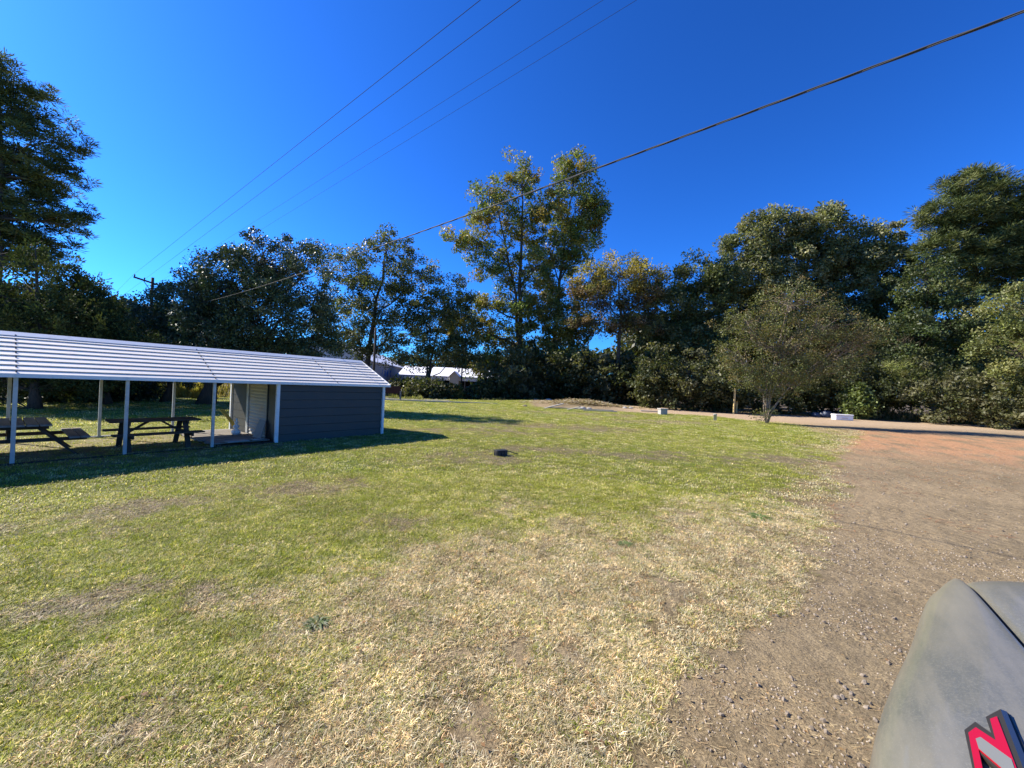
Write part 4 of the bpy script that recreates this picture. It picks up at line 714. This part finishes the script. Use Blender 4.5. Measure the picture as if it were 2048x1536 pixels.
# weed rosettes in the near grass
def rosette(px, py, rad, n, cols, lb, seed):
    r = np.random.RandomState(seed); a = r.uniform(0, 6.28, n); L_ = rad * r.uniform(.5, 1.1, n); hh = r.uniform(.012, .04, n); w = .007; V = []
    for i in range(n):
        dd_ = np.array([math.cos(a[i]), math.sin(a[i]), 0]); s = np.array([-dd_[1], dd_[0], 0]) * w; c0 = dd_ * L_[i] * .1; V += [c0 - s * .4, dd_ * L_[i] * .6 + [0, 0, hh[i]] - s, dd_ * L_[i] + [0, 0, hh[i] * .5], dd_ * L_[i] * .6 + [0, 0, hh[i]] + s]
    o = link("weed_plant", npmesh("weed_plant", np.array(V), np.arange(4 * n).reshape(-1, 4), np.repeat(palette(r, n, cols), 4, 0)), M['weeds']); place(o, px, py); props(o, lb, "weed")
rosette(632, 1250, .12, 80, [(.16, .19, .09), (.25, .26, .18), (.10, .14, .05)], "pale green weed rosette in the dry grass left of centre", 1)
rosette(1250, 1090, .13, 60, [(.13, .19, .06), (.18, .22, .09)], "small green weed clump in the dry grass right of centre", 2)
rosette(1520, 1035, .25, 70, [(.10, .19, .04), (.14, .2, .06)], "green tuft in the straw coloured strip beside the track", 3)

# ------------------------------------------------------------------ vehicle at the right
VA = math.atan2(.8, .6)      # heading
vh = empty("parked_vehicle", (1.1 * .8, -1.1 * .6, 0), VA, "dusty gray vehicle with a red lettered badge, its front corner at the lower right", "vehicle")
# local x runs forward, local y to the left; the centre line is 1.1 m right of the camera
ST = [  # s, edge half width, z centre, z gap, z edge
    (.45, 1.00, 1.30, 1.245, 1.07), (.9, 1.0, 1.30, 1.245, 1.065), (1.2, .955, 1.295, 1.24, 1.06), (1.5, .935, 1.29, 1.235, 1.055), (1.85, .85, 1.28, 1.23, 1.05), (2.1, .775, 1.285, 1.23, 1.05),
    (2.35, .71, 1.30, 1.23, 1.06), (2.52, .665, 1.30, 1.228, 1.09), (2.66, .62, 1.295, 1.215, 1.10), (2.76, .575, 1.27, 1.185, 1.09), (2.81, .54, 1.12, 1.08, 1.02)]
def half(sgn):
    V, Fc = [], []; n = None
    for s, w, zc, zg, ze in ST:
        g = .512; q = [(g, zg - .03), (g, zg - .004), (g + .012, zg), (g + (w - g) * .3, zg - .012), (g + (w - g) * .6, zg - .048), (g + (w - g) * .82, zg - .095), (w - .012, ze + .02), (w, ze - .03), (w + .012, ze - .16), (w + .012, ze - .3), (w - .01, .55), (w - .05, .42)]
        n = len(q); V += [(s, sgn * y, z) for y, z in q]
    for i in range(len(ST) - 1):
        for j in range(n - 1): Fc.append((i * n + j, (i + 1) * n + j, (i + 1) * n + j + 1, i * n + j + 1)[::-sgn])
    e = (len(ST) - 1) * n; Fc.append(tuple(range(e, e + n))[::sgn])
    o = MB().add(V, Fc).build("fender", M['paint'], vh, True); m = o.modifiers.new("s", 'SUBSURF'); m.levels = m.render_levels = 2; return o
half(1); half(-1)
V, Fc = [], []; ys = [-.492, -.484, -.35, -.2, 0, .2, .35, .484, .492]
for s, w, zc, zg, ze in ST:
    V += [(s, y, (zg - .03 if abs(y) > .49 else zg + (zc - zg) * max(0, 1 - (y / .484) ** 2) ** .8)) for y in ys]
for i in range(len(ST) - 1):
    for j in range(8): Fc.append((i * 9 + j, (i + 1) * 9 + j, (i + 1) * 9 + j + 1, i * 9 + j + 1))
o = MB().add(V, Fc).build("hood", M['paint'], vh, True); m = o.modifiers.new("s", 'SUBSURF'); m.levels = m.render_levels = 2
for sgn in (1, -1):
    V = []; [V.extend([(s, sgn * .485, zg - .03), (s, sgn * .525, zg - .03)]) for s, w, zc, zg, ze in ST]; MB().add(V, [(2 * i, 2 * i + 1, 2 * i + 3, 2 * i + 2) for i in range(len(ST) - 1)]).build("hood_seam", M['seam'], vh)
# front, bumper, lights, wheels, cab
MB().box(2.55, 2.76, -.50, .50, .62, 1.04).build("grille", M['black'], vh, bevel=.03)
for s in (-1, 1):
    MB().box(2.45, 2.79, min(s * .36, s * .56), max(s * .36, s * .56), .80, .96).build("headlight", M['lamp'], vh, bevel=.03)
    for sx in (1.72, -1.7):
        wh = MB(); wh.tube([(sx, s * .58, .40), (sx, s * .60, .40), (sx, s * .80, .40), (sx, s * .82, .40)], [.34, .40, .40, .34], 28); w_ = wh.build("wheel", M['tyre'], vh)
        MB().tube([(sx, s * .80, .40), (sx, s * .83, .40)], [.24, .22], 20).build("rim", M['rim'], w_)
    MB().add([(.45, s * .985, 1.06), (.0, s * .985, 1.10), (-2.6, s * .985, 1.10), (-2.6, s * .96, .42), (.45, s * .96, .42), (.45, s * .90, 1.06), (-2.6, s * .9, 1.1), (-2.6, s * .88, .42), (.45, s * .88, .42)],
             [q[::s] for q in [(0, 1, 2, 3, 4), (5, 8, 7, 6), (0, 5, 6, 2, 1), (4, 3, 7, 8), (2, 6, 7, 3)]]).build("door_panel", M['paint'], vh)
    MB().add([(.40, s * .93, 1.12), (-2.5, s * .93, 1.12), (-2.2, s * .74, 1.72), (-.35, s * .74, 1.72)], [(0, 1, 2, 3)[::s]]).build("side_window", M['glass'], vh)
MB().box(2.60, 2.86, -.60, .60, .40, .62).build("bumper", M['black'], vh, bevel=.05)
MB().add([(.50, -.88, 1.22), (.50, .88, 1.22), (-.32, .73, 1.74), (-.32, -.73, 1.74)], [(0, 1, 2, 3)]).build("windshield", M['glass'], vh)
MB().add([(-.30, -.76, 1.73), (-.30, .76, 1.73), (-2.25, .76, 1.73), (-2.25, -.76, 1.73), (-.45, -.6, 1.79), (-.45, .6, 1.79), (-2.1, .6, 1.79), (-2.1, -.6, 1.79)], [(4, 5, 6, 7), (0, 1, 5, 4), (1, 2, 6, 5), (2, 3, 7, 6), (3, 0, 4, 7)]).build("roof", M['paint'], vh)
MB().add([(-2.6, -.9, 1.1), (-2.6, .9, 1.1), (-2.25, .73, 1.73), (-2.25, -.73, 1.73)], [(3, 2, 1, 0)]).build("rear_window", M['glass'], vh)
MB().box(-2.66, -2.58, -.94, .94, .45, 1.1).build("tailgate", M['paint'], vh, bevel=.03)
MB().box(-2.5, 2.5, -.62, .62, .38, .5).build("underbody", M['black'], vh)
MB().box(.3, .52, -.92, .92, .9, 1.22).build("cowl", M['black'], vh)
# the badge: a letter with red face, dark chrome border and glossy side, set on the sloping fender
inv = vh.matrix_basis.inverted() if False else (Matrix.Translation(vh.location) @ Matrix.Rotation(VA, 4, 'Z')).inverted()
def bz(px, py, off):   # point on the fender's plane, lifted by off
    # plane through three points of the sloping panel, in vehicle coordinates
    p0, p1, p2 = Vector((1.2, .62, 1.232)), Vector((1.8, .62, 1.222)), Vector((1.5, .78, 1.185))
    nn = (p1 - p0).cross(p2 - p0).normalized(); p0 = p0 + nn * off
    d = inv.to_3x3() @ Vector(ray(px, py)); c0 = inv @ Vector((0, 0, CH)); t_ = (p0 - c0).dot(nn) / d.dot(nn); return c0 + d * t_
Q = lambda x, y: (1900 + x / 10.52, 1390 + y / 10.52)
badge = empty("badge", (0, 0, 0), 0, None, None); badge.parent = vh
def plate(name, pts, z0, z1, mt, par=None):
    t_ = [bz(*Q(*p), z1) for p in pts]; b_ = [v - (bz(*Q(700, 800), z1) - bz(*Q(700, 800), z1)) for v in t_]
    p0, p1, p2 = Vector((1.2, .62, 1.232)), Vector((1.8, .62, 1.222)), Vector((1.5, .78, 1.185)); nn = (p1 - p0).cross(p2 - p0).normalized()
    if nn.z < 0: nn = -nn
    b_ = [v - nn * (z1 - z0) for v in t_]; n = len(pts)
    o = MB().add(t_ + b_, [tuple(range(n)), tuple(range(n, 2 * n))[::-1]] + [(i, i + n, (i + 1) % n + n, (i + 1) % n) for i in range(n)]).build(name, M[mt], par or vh); return o
bpy.data.objects.remove(badge)
SG = -1   # plane normal points down in the order above
rim_pts = [(300, 735), (530, 560), (870, 800), (750, 460), (1060, 295), (1700, 1950), (1360, 1950), (640, 1240), (760, 1950), (560, 1950)]
face_pts = [(385, 790), (540, 675), (960, 950), (840, 500), (985, 445), (1560, 1950), (1370, 1800), (600, 1140), (690, 1560), (740, 1950), (600, 1950)]
bd = plate("badge", rim_pts, 0, .010, 'chrome')
plate("letter_face", face_pts, .010, .013, 'red', bd)
plate("letter_inlay", [(540, 915), (640, 880), (1290, 1345), (1480, 1900), (1390, 1780), (600, 1110)], .013, .0145, 'inlay', bd)
plate("badge_side", [(1060, 295), (1190, 345), (1850, 1950), (1700, 1950)], 0, .011, 'chromeb', bd)
plate("badge_side", [(1190, 345), (1245, 395), (1960, 1950), (1850, 1950)], 0, .004, 'chrome', bd)
